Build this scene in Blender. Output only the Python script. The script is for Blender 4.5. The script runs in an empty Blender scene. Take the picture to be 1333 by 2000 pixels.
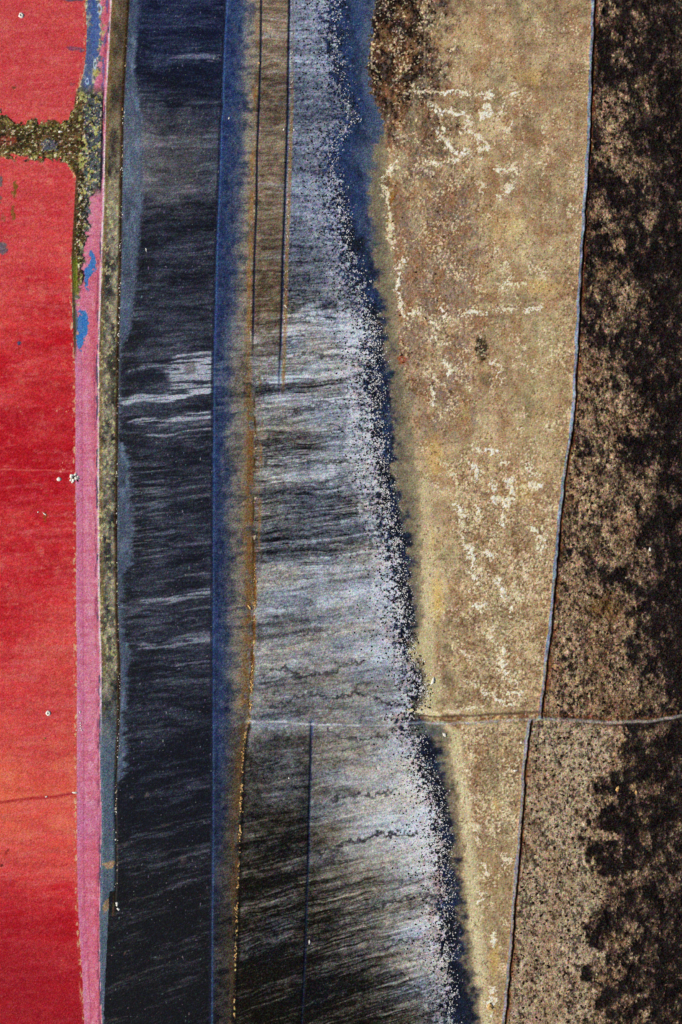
import bpy, math, random
import numpy as np

# ------------------------------------------------------------------ camera, sky, sun, exposure
U = 0.4                                     # metres per plan unit (one photo pixel on the ground)
FW, FH = 1333.0, 2000.0                     # plan size of the framed ground
sc = bpy.context.scene
cam_d = bpy.data.cameras.new("camera"); cam = bpy.data.objects.new("camera", cam_d)
sc.collection.objects.link(cam); sc.camera = cam
cam_d.sensor_fit = 'VERTICAL'; cam_d.sensor_height = 36; cam_d.sensor_width = 24; cam_d.lens = 50
cam.location = (0, 0, FH * U * 50 / 36)     # about 1100 m up, looking straight down from the aircraft
cam.rotation_euler = (0, 0, 0)
cam_d.clip_start = 1; cam_d.clip_end = 200000
SUN_EL, SUN_AZ = math.radians(36), math.radians(262)      # low-ish sun from the left of the frame
w = bpy.data.worlds.new("World"); sc.world = w; w.use_nodes = True
nt = w.node_tree; bg = nt.nodes["Background"]
sky = nt.nodes.new("ShaderNodeTexSky"); sky.sky_type = 'NISHITA'; sky.sun_disc = False
sky.sun_elevation = SUN_EL; sky.sun_rotation = SUN_AZ; sky.altitude = 900; sky.dust_density = 1.5
nt.links.new(sky.outputs[0], bg.inputs[0]); bg.inputs[1].default_value = 0.06
sun_d = bpy.data.lights.new("sun", 'SUN'); sun_d.energy = 4.2; sun_d.angle = math.radians(0.5); sun_d.color = (1.0, .955, .88)
sun = bpy.data.objects.new("sun", sun_d); sc.collection.objects.link(sun)
sun.rotation_euler = (math.pi / 2 - SUN_EL, 0, math.pi - SUN_AZ)
sun.location = (-800, 0, 900)
sc.view_settings.view_transform = 'Standard'; sc.view_settings.look = 'None'
sc.view_settings.exposure = 0.0; sc.view_settings.gamma = 1; sc.view_settings.use_curve_mapping = False
LIGHT = np.array([.90,.915,.925])      # how bright level white ground comes out under this sun and sky

F32 = np.float32
# ---------------------------------------------------------------- noise
def _lat(seed, n=256):
    return np.random.RandomState(seed).rand(n, n).astype(F32)
_LC = {}
def vnoise(x, y, seed):
    L = _LC.get(seed)
    if L is None:
        L = _LC[seed] = _lat(seed)
    xi = np.floor(x); yi = np.floor(y)
    fx = (x - xi).astype(F32); fy = (y - yi).astype(F32)
    fx = fx * fx * (3 - 2 * fx); fy = fy * fy * (3 - 2 * fy)
    a = xi.astype(np.int32) & 255; b = yi.astype(np.int32) & 255
    a1 = (a + 1) & 255; b1 = (b + 1) & 255
    return (L[a, b] * (1 - fx) + L[a1, b] * fx) * (1 - fy) + (L[a, b1] * (1 - fx) + L[a1, b1] * fx) * fy
def fbm(x, y, sx, sy, seed, oc=4, gain=.55):
    """0..1, mean .5, stretched so that it uses most of the range"""
    v = 0; amp = 1; tot = 0
    for k in range(oc):
        v = v + amp * vnoise(x / sx * 2 ** k + 17.3 * k, y / sy * 2 ** k + 9.1 * k, seed * 7 + k)
        tot += amp; amp *= gain
    return np.clip((v / tot - .5) * 1.7 + .5, 0, 1)
def ridge(x, y, sx, sy, seed, oc=3):
    v = 0; amp = 1; tot = 0
    for k in range(oc):
        n = vnoise(x / sx * 2 ** k + 5.3 * k, y / sy * 2 ** k + 3.1 * k, seed * 11 + k)
        v = v + amp * (1 - np.abs(n * 2 - 1)); tot += amp; amp *= .55
    return v / tot
def sm(a, b, x):
    t = np.clip((x - a) / (b - a), 0, 1)
    return t * t * (3 - 2 * t)
def win(x, a, b, s):
    """1 between a and b, soft by s"""
    return sm(a - s, a + s, x) * (1 - sm(b - s, b + s, x))
class Cv:
    """a traced curve; runs on straight past its ends"""
    def __init__(s, *p):
        p = sorted(zip(p[0::2], p[1::2]))
        s.t = [q[0] for q in p]; s.v = [q[1] for q in p]
        k0 = (s.v[1] - s.v[0]) / (s.t[1] - s.t[0]); k1 = (s.v[-1] - s.v[-2]) / (s.t[-1] - s.t[-2])
        s.t = [s.t[0] - 600] + s.t + [s.t[-1] + 600]; s.v = [s.v[0] - 600 * k0 * .3] + s.v + [s.v[-1] + 600 * k1 * .3]
    def __call__(s, t):
        return np.interp(t, s.t, s.v).astype(F32)
# ---------------------------------------------------------------- traced lines of the place (unit: 0.4 m)
A = Cv(0,166, 60,169, 110,167, 150,161, 175,151, 200,149, 232,142, 305,137, 330,145, 360,150, 440,150, 500,143, 560,141, 620,141, 700,146, 800,147, 1100,148, 1400,150, 1700,150, 1800,153, 1900,160, 2000,164)
C = Cv(0,218, 100,213, 200,207, 300,205, 400,203, 500,199, 600,196, 700,193, 900,193, 1000,193, 1200,195, 1300,198, 1500,198, 1600,201, 1700,199, 1800,197, 1900,198, 2000,202)
D = Cv(0,252, 100,246, 200,241, 300,239, 400,237, 500,236, 600,233, 700,231, 800,230, 1000,228, 1100,228, 1200,229, 1300,234, 1400,233, 1500,228, 1550,226, 1700,228, 2000,214)
E = Cv(0,272, 130,262, 200,272, 300,280, 400,278, 500,270, 580,262, 640,256, 685,236, 860,232, 890,248, 950,258, 1050,260, 1100,256, 1135,238, 1250,240, 1280,256, 1310,248, 1400,244, 1500,246, 1530,228, 2000,220)
FF = Cv(0,442, 100,437, 190,434, 205,436, 240,431, 300,430, 400,426, 500,422, 600,420, 700,417, 900,416, 1200,415, 1600,415, 1800,413, 2000,412)
G1 = Cv(0,511, 100,510, 200,507, 300,503, 400,502, 500,498, 600,496, 700,494, 780,492)
G2 = Cv(0,566, 100,564, 200,563, 300,560, 400,557, 500,553, 600,551, 700,548, 770,545)
GL = Cv(760,500, 850,503, 950,500, 1050,499, 1150,500, 1250,498, 1330,494, 1380,491, 1400,489, 1440,480, 1500,475, 1600,471, 1700,467, 1800,464, 1900,461, 2000,458)
H = Cv(0,662, 60,663, 120,668, 170,672, 215,690, 240,696, 256,672, 300,655, 350,660, 420,676, 500,690, 550,706, 600,716, 650,738, 700,737, 800,742, 900,750, 1000,764, 1050,778, 1100,787, 1200,797, 1250,803, 1300,816, 1350,833, 1385,828, 1405,806, 1440,822, 1500,838, 1550,855, 1600,866, 1700,875, 1800,879, 1900,881, 2000,888)
I = Cv(0,733, 60,728, 120,722, 160,722, 200,732, 235,752, 260,748, 300,738, 400,728, 500,738, 600,752, 700,764, 800,768, 900,775, 1000,792, 1100,802, 1200,812, 1240,806, 1300,815, 1350,835, 1390,812, 1430,850, 1500,868, 1600,886, 1700,895, 1800,905, 1900,922, 2000,938)
J = Cv(0,735, 200,738, 250,755, 350,752, 450,766, 560,778, 620,776, 700,785, 760,800, 850,812, 1000,820, 1100,822, 1200,825, 1280,822, 1350,838, 1390,815, 1430,876, 1500,884, 1600,898, 1700,906, 1800,914, 1900,926, 2000,940)
K = Cv(0,1159, 100,1154, 200,1151, 280,1148, 340,1145, 400,1141, 500,1135, 560,1131, 700,1124, 760,1121, 840,1115, 900,1104, 1000,1093, 1100,1085, 1200,1076, 1300,1065, 1392,1054)
K2 = Cv(1398,1034, 1450,1027, 1500,1022, 1600,1016, 1700,1008, 1800,1000, 1900,992, 2000,983)
LY = Cv(480,1409, 560,1410, 620,1415, 760,1416, 800,1411, 900,1412, 1000,1408, 1060,1403, 1130,1407, 1200,1411, 1270,1407, 1333,1398)
M = Cv(1405,609, 1500,607, 1600,604, 1650,604, 1750,600, 1850,597, 2000,590)
RD = Cv(1170,1440, 1195,1440)  # unused
SC = Cv(1400,1190, 1450,1215, 1475,1190, 1500,1172, 1560,1166, 1620,1160, 1680,1150, 1740,1175, 1800,1160, 1900,1150, 2000,1135)
DT = Cv(-100,205, 0,218, 18,228, 32,238, 60,236, 90,238, 118,241, 132,236, 142,222, 150,200)
DB = Cv(-100,322, 0,312, 30,311, 60,309, 90,313, 112,309, 130,318, 140,338, 150,350)
DW = Cv(0,166, 170,150, 300,134, 320,140, 345,150, 500,141, 700,146)
SH = Cv(0,0, 300,.03, 560,.05, 900,.09, 1200,.11, 1400,.10, 1600,.2, 1800,.27, 2000,.33)
BR1 = ([-20,230], [918,918])
BR2 = ([-40,0,60,100,150], [1571,1567,1559,1557,1548])

def segdist(X, Y, pts):
    d = np.full(X.shape, 1e9, F32)
    for (x0, y0), (x1, y1) in zip(pts[:-1], pts[1:]):
        dx, dy = x1 - x0, y1 - y0
        t = np.clip(((X - x0) * dx + (Y - y0) * dy) / (dx * dx + dy * dy + 1e-9), 0, 1)
        d = np.minimum(d, np.hypot(X - x0 - t * dx, Y - y0 - t * dy))
    return d

# runs of salt crust on the sand flat: (points, half width, strength)
CRUST = [
 ([(868,182),(885,178),(912,182)],5,.9),([(940,186),(962,176),(958,188)],5,.8),([(1000,183),(1012,180)],4,.8),([(815,178),(862,180)],3,.6),
 ([(845,205),(862,218),(880,214),(890,224),(905,222),(915,240),(912,252)],4,.9),([(940,222),(950,205),(958,218),(940,226)],6,.8),([(985,200),(978,222)],3,.6),
 ([(862,250),(858,262),(880,285),(898,300),(908,292)],5,.95),([(905,252),(925,262),(950,280),(940,300)],5,.8),([(842,315),(860,318),(890,310)],3,.7),([(1000,235),(985,262)],2.5,.6),
 ([(968,330),(990,334),(1008,328)],3.5,.85),([(930,350),(945,362),(940,375)],4,.55),([(1003,360),(990,372),(975,390)],3,.8),([(905,345),(920,325)],2,.5),
 ([(755,345),(765,322),(778,308)],4,.8),([(752,360),(756,385),(757,400)],3,.6),([(758,400),(762,430),(764,460),(770,480)],4,.6),
 ([(790,505),(775,525),(774,550),(778,572),(784,590)],3,.95),([(784,590),(790,610),(792,628)],2.5,.8),([(800,612),(820,606),(826,620)],2.4,.8),([(835,626),(850,632),(853,648),(846,662)],2.2,.75),([(865,600),(868,618),(878,622)],3,.8),
 ([(900,612),(920,606),(945,610)],3,.85),([(960,606),(1000,602)],2.2,.7),([(1035,602),(1058,600)],3.2,.95),([(972,560),(985,552),(1000,540)],2,.7),([(990,556),(1026,552)],4,.6),([(1052,527),(1068,523)],3,.6),([(992,510),(975,530)],2.5,.6),
 ([(866,702),(878,715),(885,730)],3,.9),([(962,707),(978,712),(980,745)],2.6,.8),([(838,760),(845,775),(842,790)],3,.8),([(836,728),(850,742),(872,752)],3,.6),([(860,675),(878,668)],2.5,.6),
 ([(920,905),(930,920),(926,935)],5,.95),([(955,878),(970,882)],5,.9),([(980,905),(992,903)],4,.7),([(965,975),(985,980),(998,975)],9,.9),([(995,938),(1000,955),(996,965)],5,.95),([(1030,905),(1038,925),(1055,928)],4,.8),([(1040,945),(1052,948)],5,.8),([(965,940),(968,968)],3.5,.8),
 ([(925,870),(935,880)],4,.7),([(860,900),(880,915),(895,945)],3.5,.55),([(905,1005),(900,1035),(906,1060)],3.5,.75),([(930,985),(935,1010)],3,.7),([(983,1005),(983,1025)],5,.9),([(1040,1030),(1062,1050),(1058,1078)],3.5,.8),([(1050,1048),(1052,1066)],6,.7),
 ([(896,985),(898,1008)],4,.9),([(915,1068),(918,1088)],6,.95),([(920,1090),(925,1120),(932,1140)],4,.8),([(945,1080),(960,1086)],6,.9),([(925,1148),(922,1158)],5,.8),([(938,1135),(940,1108)],3,.6),([(975,1130),(978,1155),(990,1165)],4,.9),([(928,1180),(938,1188),(945,1180)],5,.9),([(960,1120),(972,1145)],3,.8),
 ([(1002,1186),(998,1200)],5,.85),([(1005,1135),(1012,1170)],3,.5),([(970,1215),(955,1240),(975,1262)],4,.5),([(980,1262),(983,1300),(990,1318)],4.5,.9),([(900,1270),(918,1290)],4,.6),([(1010,1275),(1018,1300)],3.5,.4),
 ([(985,1320),(1000,1322),(1012,1345)],3.5,.6),([(950,1352),(975,1368),(1005,1372)],5,.85),([(995,1355),(1018,1350)],4,.9),([(940,1380),(900,1388),(862,1390)],4,.6),([(905,1330),(935,1340)],3,.5),
 ([(905,1505),(918,1512)],4,.5),([(915,1470),(935,1478)],4,.5),([(925,1600),(932,1610),(930,1625),(935,1650)],4.5,.6),([(945,1688),(950,1705)],4.5,.75),([(988,1668),(990,1685)],4,.6),([(940,1745),(938,1765)],4,.75),([(966,1822),(963,1842)],4.2,.9),([(985,1795),(990,1805)],3,.6),([(958,1930),(962,1950),(956,1975)],6,.85),([(953,1958),(962,1965)],5,1.)]
YEL = [((852,1170),16,60,.8),((842,1055),8,40,.6),((850,890),22,50,.5),((905,800),14,30,.35),((970,1580),8,30,.4),((966,1870),12,50,.7),((960,1960),10,30,.9),((1040,150),50,18,.35),((1060,560),60,20,.35),((990,440),60,40,.2),((1020,960),30,30,.3),
       ((765,385),8,22,.8),((763,445),8,26,.9)]
RUST = [((790,690),14,26,.95),((800,745),14,20,.6),((940,680),10,36,.8),((905,740),30,20,.3),((910,930),16,60,.55),((1000,1080),18,50,.55),((1000,1200),25,60,.5),((960,1330),60,50,.55),((850,430),40,30,.35),((880,350),60,40,.35),
        ((1020,900),16,16,.4),((950,700),40,50,.25),((880,1290),30,20,.5),((985,640),10,10,.5),((1030,160),10,12,.4),((1110,570),10,60,.35),((1100,680),12,60,.6),((1105,900),10,40,.5),((1040,1120),30,60,.55),((1000,1330),60,40,.5)]
DARKP = [((942,680),9,28,.9),((950,740),16,14,.55),((1032,800),12,40,.5),((985,420),12,12,.2),((740,60),30,80,.0),((1045,640),10,14,.35),((1036,900),10,50,.3),((880,1270),16,10,.5),((876,1325),14,22,.45),((845,250),60,60,.25),((750,360),12,26,.6)]

def paint(X, Y, grain=1.0):
    """ground colour (sRGB 0..255), height (m), region id and wetness for points X, Y of the plan"""
    X = X.astype(F32); Y = Y.astype(F32)
    n = X.size
    col = np.zeros((n, 3), F32)
    hgt = np.zeros(n, F32)
    wet = np.zeros(n, F32)
    reg = np.zeros(n, np.int8)
    gr = np.full(n, 1., F32)
    def P(m, c, a):
        """mix colour c over the subset m with opacity a"""
        a = np.clip(np.asarray(a, F32), 0, 1)
        c = np.asarray(c, F32)
        if a.ndim: a = a[:, None]
        col[m] = col[m] * (1 - a) + c * a
    def mixc(c0, c1, t):
        t = np.clip(t, 0, 1)[:, None]
        return np.asarray(c0, F32) * (1 - t) + np.asarray(c1, F32) * t
    a_, c_, d_, e_, f_ = A(Y), C(Y), D(Y), E(Y), FF(Y)
    h_, i_, j_, m_ = H(Y), I(Y), J(Y), M(Y)
    wob = (fbm(X, Y, 30, 30, 3, 4) - .5)
    wob2 = (fbm(X, Y, 7, 7, 4, 3) - .5)
    low = Y > LY(X)                                     # below the cross road
    g1, g2, gl = G1(Y), G2(Y), GL(Y)
    kx = np.where(low, K2(Y), K(Y)) + (vnoise(X * 0 + 3, Y / 22, 5) - .5) * 2.4 + (vnoise(X * 0 + 3, Y / 7, 6) - .5) * 1.2

    # ======================================================= red brine ponds
    m = np.where(X < a_ + 12)[0]; x, y = X[m], Y[m]
    t = np.interp(y, [-300,0,120,240,330,420,520,640,760,900,980,1100,1200,1300,1400,1500,1560,1640,1700,1800,2000,2300],
                  [.5,.5,.42,.45,.55,.45,.5,.35,.12,.0,.1,.3,.36,.52,.68,.84,1.0,.95,.6,.22,.02,-.05])
    t = t + (fbm(x, y, 90, 60, 21, 3) - .5) * .4 + (fbm(x, y + x * .1, 120, 18, 22, 4) - .5) * .24
    t += .14 * sm(90, 10, x) * win(y, 1480, 1700, 60)
    c = mixc((176,18,30), (198,64,62), t * 2)
    c = c * (1 - np.clip(t - .5, 0, 1)[:, None]) + np.asarray((222,104,74), F32) * np.clip(t - .5, 0, 1)[:, None]
    c = c * (1 + .12 * (fbm(x, y - .1 * x, 130, 14, 20, 4) - .5) + .12 * (fbm(x, y, 5, 4, 19, 2) - .5))[:, None]
    col[m] = c
    P(m, (192,70,74), win(y, -400, 330, 130) * .6)
    P(m, (200,72,80), win(y, 330, 560, 90) * .3)
    P(m, (210,104,104), sm(.45, 1., fbm(x, y + .12 * x, 60, 9, 23, 5, .65)) * .42)
    P(m, (216,112,100), sm(.4, 1., fbm(x, y, 9, 9, 26, 3)) * .2)
    P(m, (222,150,120), sm(.74, .95, fbm(x, y, 14, 10, 24, 3)) * .25 * sm(1600, 1100, y))
    P(m, (222,120,92), sm(.55, .8, fbm(x, y, 60, 22, 25, 3)) * .4 * win(y, 1420, 1680, 80))
    P(m, (150,18,32), win(y, 760, 980, 60) * .18)
    P(m, (138,24,34), sm(1660, 1960, y + (60 - x) * .6) * .6)
    P(m, (225,140,110), np.exp(-((y - 918 - wob[m] * 6) / 1.6) ** 2) * .45)                     # faint ridge
    yl = np.interp(x, *BR2)
    P(m, (150,28,40), np.exp(-((y - yl) / 3.2) ** 2) * .75)
    P(m, (228,120,84), np.exp(-((y - yl + 6) / 4) ** 2) * .35)
    for bx, by, rx, ry, cc, op in [(30,372,4.5,18,(112,84,30),.85),(25,420,4,16,(120,84,34),.8),(8,425,4,10,(120,100,60),.4),(27,175,6,4,(120,80,50),.6),(1,352,6,10,(84,92,92),.8),(0,388,5,9,(92,92,84),.6),
                                   (4,487,11,13,(84,94,104),.8),(16,478,7,10,(200,70,72),.8),(38,668,5,5,(62,70,100),.9),(28,175,4,3,(90,60,40),.6),(145,0,24,5,(76,72,90),.8),(146,93,18,4,(130,74,92),.85),
                                   (160,98,8,5,(100,80,110),.8),(88,1010,3,14,(134,66,22),.8),(15,1662,5,4,(120,40,30),.7),(6,1688,4,4,(90,26,26),.8),(140,163,6,4,(120,80,90),.5),(90,965,4,3,(150,70,30),.5)]:
        d = np.hypot((x - bx + wob2[m] * 8) / rx, (y - by + wob[m] * 10) / ry)
        P(m, cc, (1 - sm(.75, 1.1, d)) * op)
    sp = vnoise(x / 2.4, y / 2.4, 301) * vnoise(x / 40, y / 40, 302)
    P(m, (236,190,150), sm(.8, .9, sp) * .6)
    P(m, (178,90,66), win(x, a_[m] - 3, a_[m] + 3, 2.5) * (.1 + .45 * sm(.4, .7, fbm(x, y, 5, 9, 27, 3))))   # orange crust along its edge
    P(m, (214,190,140), win(x, a_[m] - 5, a_[m] + 3, 2.) * sm(.66, .74, fbm(x, y, 4, 7, 28, 3)) * .7)
    reg[m] = np.where(Y[m] > yl, 2, 1); wet[m] = .8

    # ======================================================= pink brine channel
    bl = a_ + 2 + np.interp(Y, [-300,0,180,200,340,400,500,560,590,690,710,2000], [30,28,26,40,30,22,16,12,6,2,0,0])
    m = np.where((X > a_ + 1) & (X < c_ + 4))[0]; x, y = X[m], Y[m]
    u = (x - a_[m]) / (c_[m] - a_[m])
    t = fbm(x, y, 26, 110, 31, 4)
    c = mixc((204,126,150), (196,92,108), sm(.35, .95, u) * .75 + (t - .5) * .9)
    c = c * (1 - .35 * sm(.45, .75, fbm(x, y, 14, 50, 32, 4)))[:, None] + np.asarray((206,120,150), F32) * .35 * sm(.45, .75, fbm(x, y, 14, 50, 32, 4))[:, None]
    col[m] = c
    P(m, (186,92,132), win(u, .08, .3, .05) * .4)
    P(m, (206,96,128), win(u, .33, .45, .05) * .4)
    P(m, (198,86,106), win(y, 1640, 2300, 20) * .45)
    P(m, (180,100,140), win(y, 1560, 1640, 6) * .4)
    P(m, (186,84,110), sm(.5, .8, fbm(x, y, 60, 7, 48, 4)) * .45)
    P(m, (224,168,186), sm(.62, .85, fbm(x, y, 7, 18, 49, 3)) * .35)
    P(m, (120,60,86), win(x, c_[m] - 9, c_[m] - 4, 2) * sm(.5, .75, fbm(x, y, 4, 16, 50, 3)) * .55)
    P(m, (140,62,96), np.exp(-((x - a_[m] - 14) / 1.3) ** 2) * .35 * (y > 650))
    P(m, (188,120,160), np.exp(-((x - a_[m] - 5) / 2.5) ** 2) * .5 * (y > 650))
    reg[m] = 3; wet[m] = .8
    # grey crust and blue pools at its head
    w = (1 - sm(-3, 5, x - bl[m] + wob2[m] * 14)) * sm(720, 560, y)
    P(m, (86,90,96), w * .95)
    P(m, (98,108,60), w * sm(.45, .6, fbm(x, y, 16, 24, 33, 3)) * .8 * win(y, 330, 640, 30))
    P(m, (84,96,116), w * sm(.5, .7, fbm(x, y, 12, 30, 34, 3)) * .8)
    P(m, (222,214,170), sm(.62, .72, fbm(x, y, 6, 8, 35, 3)) * w * .85)
    P(m, (214,196,90), sm(.66, .74, fbm(x, y, 7, 8, 36, 3)) * w * .6)
    # top head : blue with white rings
    w = win(y, -400, 190, 14)
    P(m, (70,88,136), w * win(x, c_[m] - 46, c_[m] - 29, 4) * (.5 + .4 * sm(.3, .6, fbm(x, y, 8, 14, 37, 3))))
    for bx, by, rx, ry in [(194,18,4,9),(191,52,4,14),(190,66,3.5,10),(187,92,3.2,8),(186,125,3,9),(170,158,3,6)]:
        d = np.hypot((x - bx + wob2[m] * 3) / rx, (y - by + wob2[m] * 5) / ry)
        P(m, (190,214,240), np.exp(-((d - .95) / .3) ** 2) * .95)
    P(m, (60,84,146), win(x, c_[m] - 11, c_[m] - 6, 1.5) * w * .6 * sm(.3, .6, fbm(x, y, 5, 20, 38, 3)))
    # blue pools lower down
    for bx, by, rx, ry, wb in [(181,512,7,18,6),(176,526,5,12,6),(170,545,5,22,5),(160,640,10,36,8),(157,665,8,18,7),(166,628,8,20,6),(152,632,6,22,4),(186,60,9,60,8)]:
        d = np.hypot((x - bx + wob2[m] * wb) / rx, (y - by + wob2[m] * wb * 2) / ry)
        P(m, (52,116,180) if bx < 186 else (66,90,146), (1 - sm(.85, 1.05, d)) * (.9 if bx != 152 else .0))
    P(m, (92,100,110), (1 - sm(.8, 1.1, np.hypot((x - 147) / 6, (y - 628) / 26))) * .9)
    # pale rim against the track
    P(m, (214,190,204), win(x, c_[m] - 3, c_[m] + 3, 1.2) * (.45 + .4 * sm(.3, .7, fbm(x, y, 4, 22, 39, 3))))
    P(m, (222,210,214), win(x, c_[m] - 1, c_[m] + 2, .8) * .6 * sm(.4, .6, fbm(x, y, 3, 14, 40, 3)))
    P(m, (74,70,92), win(x, c_[m] - 5, c_[m] - 1, 1.0) * sm(.62, .7, fbm(x, y, 5, 26, 41, 3)) * .85)

    # ======================================================= crusted dike across the ponds
    m = np.where((X < c_ + 1) & (Y > 150) & (Y < 760))[0]; x, y = X[m], Y[m]
    top, bot = DT(x), DB(x)
    ew = wob2[m] * 16 + wob[m] * 14
    ins = np.where(x < 150, np.minimum(y - top, bot - y), np.minimum(999., c_[m] - 3 - x) )
    acr = sm(-2, 3, ins + ew) * (x < 150)
    wcol = win(x, DW(y), c_[m] - 6, 2) * (win(y, 180, 372, 16) + (win(y, 340, 560, 20) * (1 - sm(-4, 5, x - bl[m] + ew))))
    w = np.clip(np.maximum(acr, wcol), 0, 1)
    t = fbm(x, y, 22, 14, 51, 4)
    c = mixc((52,40,22), (104,82,50), t * 1.2)
    edge = np.exp(-((ins - 9 + wob2[m] * 10) / 8) ** 2) * (x < 155)
    c = c * (1 - .75 * (edge * sm(.35, .6, fbm(x, y, 6, 5, 52, 3)))[:, None]) + np.asarray((116,106,50), F32) * (.75 * edge * sm(.35, .6, fbm(x, y, 6, 5, 52, 3)))[:, None]
    P(m, c, w)
    P(m, (70,78,88), w * sm(160, 172, x + wob2[m] * 14) * .9)
    P(m, (72,76,92), (1 - sm(.8, 1.1, np.hypot((x - 98 + wob2[m] * 10) / 19, (y - 285 + wob2[m] * 8) / 12))) * .9)
    P(m, (166,62,54), w * (1 - sm(.7, 1.2, np.hypot((x - 14 + wob2[m] * 10) / 22, (y - 275) / 10))) * .55)
    P(m, (170,160,96), w * sm(.62, .72, fbm(x, y, 4, 3.4, 53, 3)) * (.12 + .8 * edge) * .8)
    P(m, (226,214,172), w * sm(.78, .86, fbm(x, y, 3.6, 3.2, 54, 3)) * .8)
    P(m, (184,178,104), w * (x > 155) * sm(.62, .74, fbm(x, y, 7, 8, 55, 3)) * .8)
    P(m, (232,230,206), w * (x > 150) * sm(.70, .8, fbm(x, y, 5, 5, 58, 3)) * .8 * sm(330, 380, y))
    P(m, (26,22,14), w * sm(.62, .78, fbm(x, y, 5, 4.4, 56, 3)) * .75)
    P(m, (18,18,20), np.exp(-(np.hypot((x - 160) / 9, (y - 222 - (160 - x) * .4) / 4)) ** 2) * .8)
    P(m, (70,50,26), win(x, DW(y) - 1, DW(y) + 4, 1.5) * win(y, 318, 690, 20) * .8)
    P(m, (96,104,30), win(x, DW(y) + 1, DW(y) + 11, 2) * win(y, 505, 570, 8) * .85)
    k = w > .45
    reg[m[k]] = 4; wet[m[k]] = 0
    hgt[m] += w * (.5 + .9 * fbm(x, y, 12, 12, 57, 4)) * sm(0, 10, ins + 4)

    # ======================================================= gravel track C..D
    m = np.where((X >= c_ - 2) & (X < d_ + 6))[0]; x, y = X[m], Y[m]
    t = fbm(x, y, 14, 26, 61, 4)
    c = mixc((44,44,44), (146,138,116), .5 + (t - .5) * 1.3 + (fbm(x, y, 5, 6, 64, 3) - .5) * .5)
    top = sm(470, 120, y)
    ct = mixc((62,54,44), (124,106,80), t)
    c = c * (1 - top[:, None]) + ct * top[:, None]
    w_in = sm(-.5, 2, x - c_[m])
    endfade = sm(1800, 1755, y + wob[m] * 30)
    P(m, c, w_in * (y < 1900))
    P(m, (74,90,108), sm(1330, 1450, y + wob[m] * 60) * (x < d_[m] + 1) * .9)
    P(m, (112,84,50), np.exp(-((x - c_[m] - 5) / 3) ** 2) * .6 * (y < 1300))
    P(m, (120,104,60), np.exp(-((x - c_[m] - 6) / 2.2) ** 2) * sm(.5, .7, fbm(x, y, 4, 14, 62, 3)) * .7 * (y < 1420))
    P(m, (60,56,44), win(y, 690, 800, 20) * .5 * sm(c_[m] + 5, c_[m] + 30, x))
    P(m, (206,198,140), sm(.68, .78, fbm(x, y, 5, 6, 63, 3)) * .6 * win(y, 350, 1330, 60))
    P(m, (160,128,98), (1 - sm(.8, 1.1, np.hypot((x - 213) / 14, (y - 1688 + wob2[m] * 8) / 7))) * .9)
    P(m, (150,118,84), (1 - sm(.8, 1.1, np.hypot((x - 209) / 9, (y - 1768 + (x - 209) * .9 + wob2[m] * 8) / 12))) * .8)
    reg[m] = np.where((X[m] < d_[m]) & (y < 1765), 5, 6); wet[m] = 0
    hgt[m] += .5 * win(x, c_[m] + 1, d_[m] - 3, 3) * (y < 1765)

    # ======================================================= dark tidal mud D..F
    m = np.where((X >= d_ - 12) & (X < f_ + 2) & ((X >= d_) | (Y > 1740)))[0]; x, y = X[m], Y[m]
    v = y + SH(y) * (x - 415)
    vw = (fbm(x, y, 46, 30, 70, 3) - .5)
    st = fbm(x, v + vw * 10, 80, 7, 71, 5, .68); st2 = fbm(x, v + vw * 10, 34, 3, 72, 4, .6); lg = fbm(x, v, 90, 34, 73, 3)
    base = np.interp(v + vw * 50 * sm(640, 560, y), [-300,0,90,140,180,240,300,370,420,520,640,680,690,780,792,815,850,880,1000,1130,1160,1250,1300,1400,1500,1650,1800,2000,2300],
                     [.16,.16,.18,.13,.16,.32,.42,.36,.2,.2,.24,.26,.3,.3,.2,.3,.18,.2,.2,.2,.28,.26,.2,.17,.13,.09,.05,.03,.03])
    base = base + (lg - .5) * .2 + (st - .5) * np.interp(y, [0,200,600,1400,1800,2000], [.24,.24,.26,.36,.26,.2]) + (st2 - .5) * .2 + sm(.62, .85, fbm(x, v, 60, 3, 68, 3, .65)) * .14 * sm(.35, .6, lg) + (fbm(x, y, 9, 7, 69, 3) - .5) * .1
    base += .10 * win(y, 215, 390, 25) * sm(330, 290, x) 
    base = base + np.interp(y, [0,300,420,1300,1500,2000], [-.03,-.02,-.03,-.04,-.06,-.06])
    base = base + .07 * win(y + vw * 60, 225, 380, 40) * sm(430, 360, x)
    c = mixc((6,10,24), (150,158,176), base)
    nv = sm(420, -60, y + vw * 120) * 2.2
    c = c * (1 - .35 * nv[:, None]) + mixc((2,12,46), (112,132,172), base) * .35 * nv[:, None]
    br = win(y, 200, 400, 80) * .38 * sm(435, 350, x + vw * 60) + sm(1500, 1800, y) * .4 + .06
    c = c * (1 - br[:, None]) + mixc((14,12,10), (170,156,140), base) * br[:, None]
    inm = np.where(y > 1740, sm(c_[m], c_[m] + 6, x + wob2[m] * 8), sm(d_[m] + 0, d_[m] + 3, x))
    P(m, c, inm)
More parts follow.
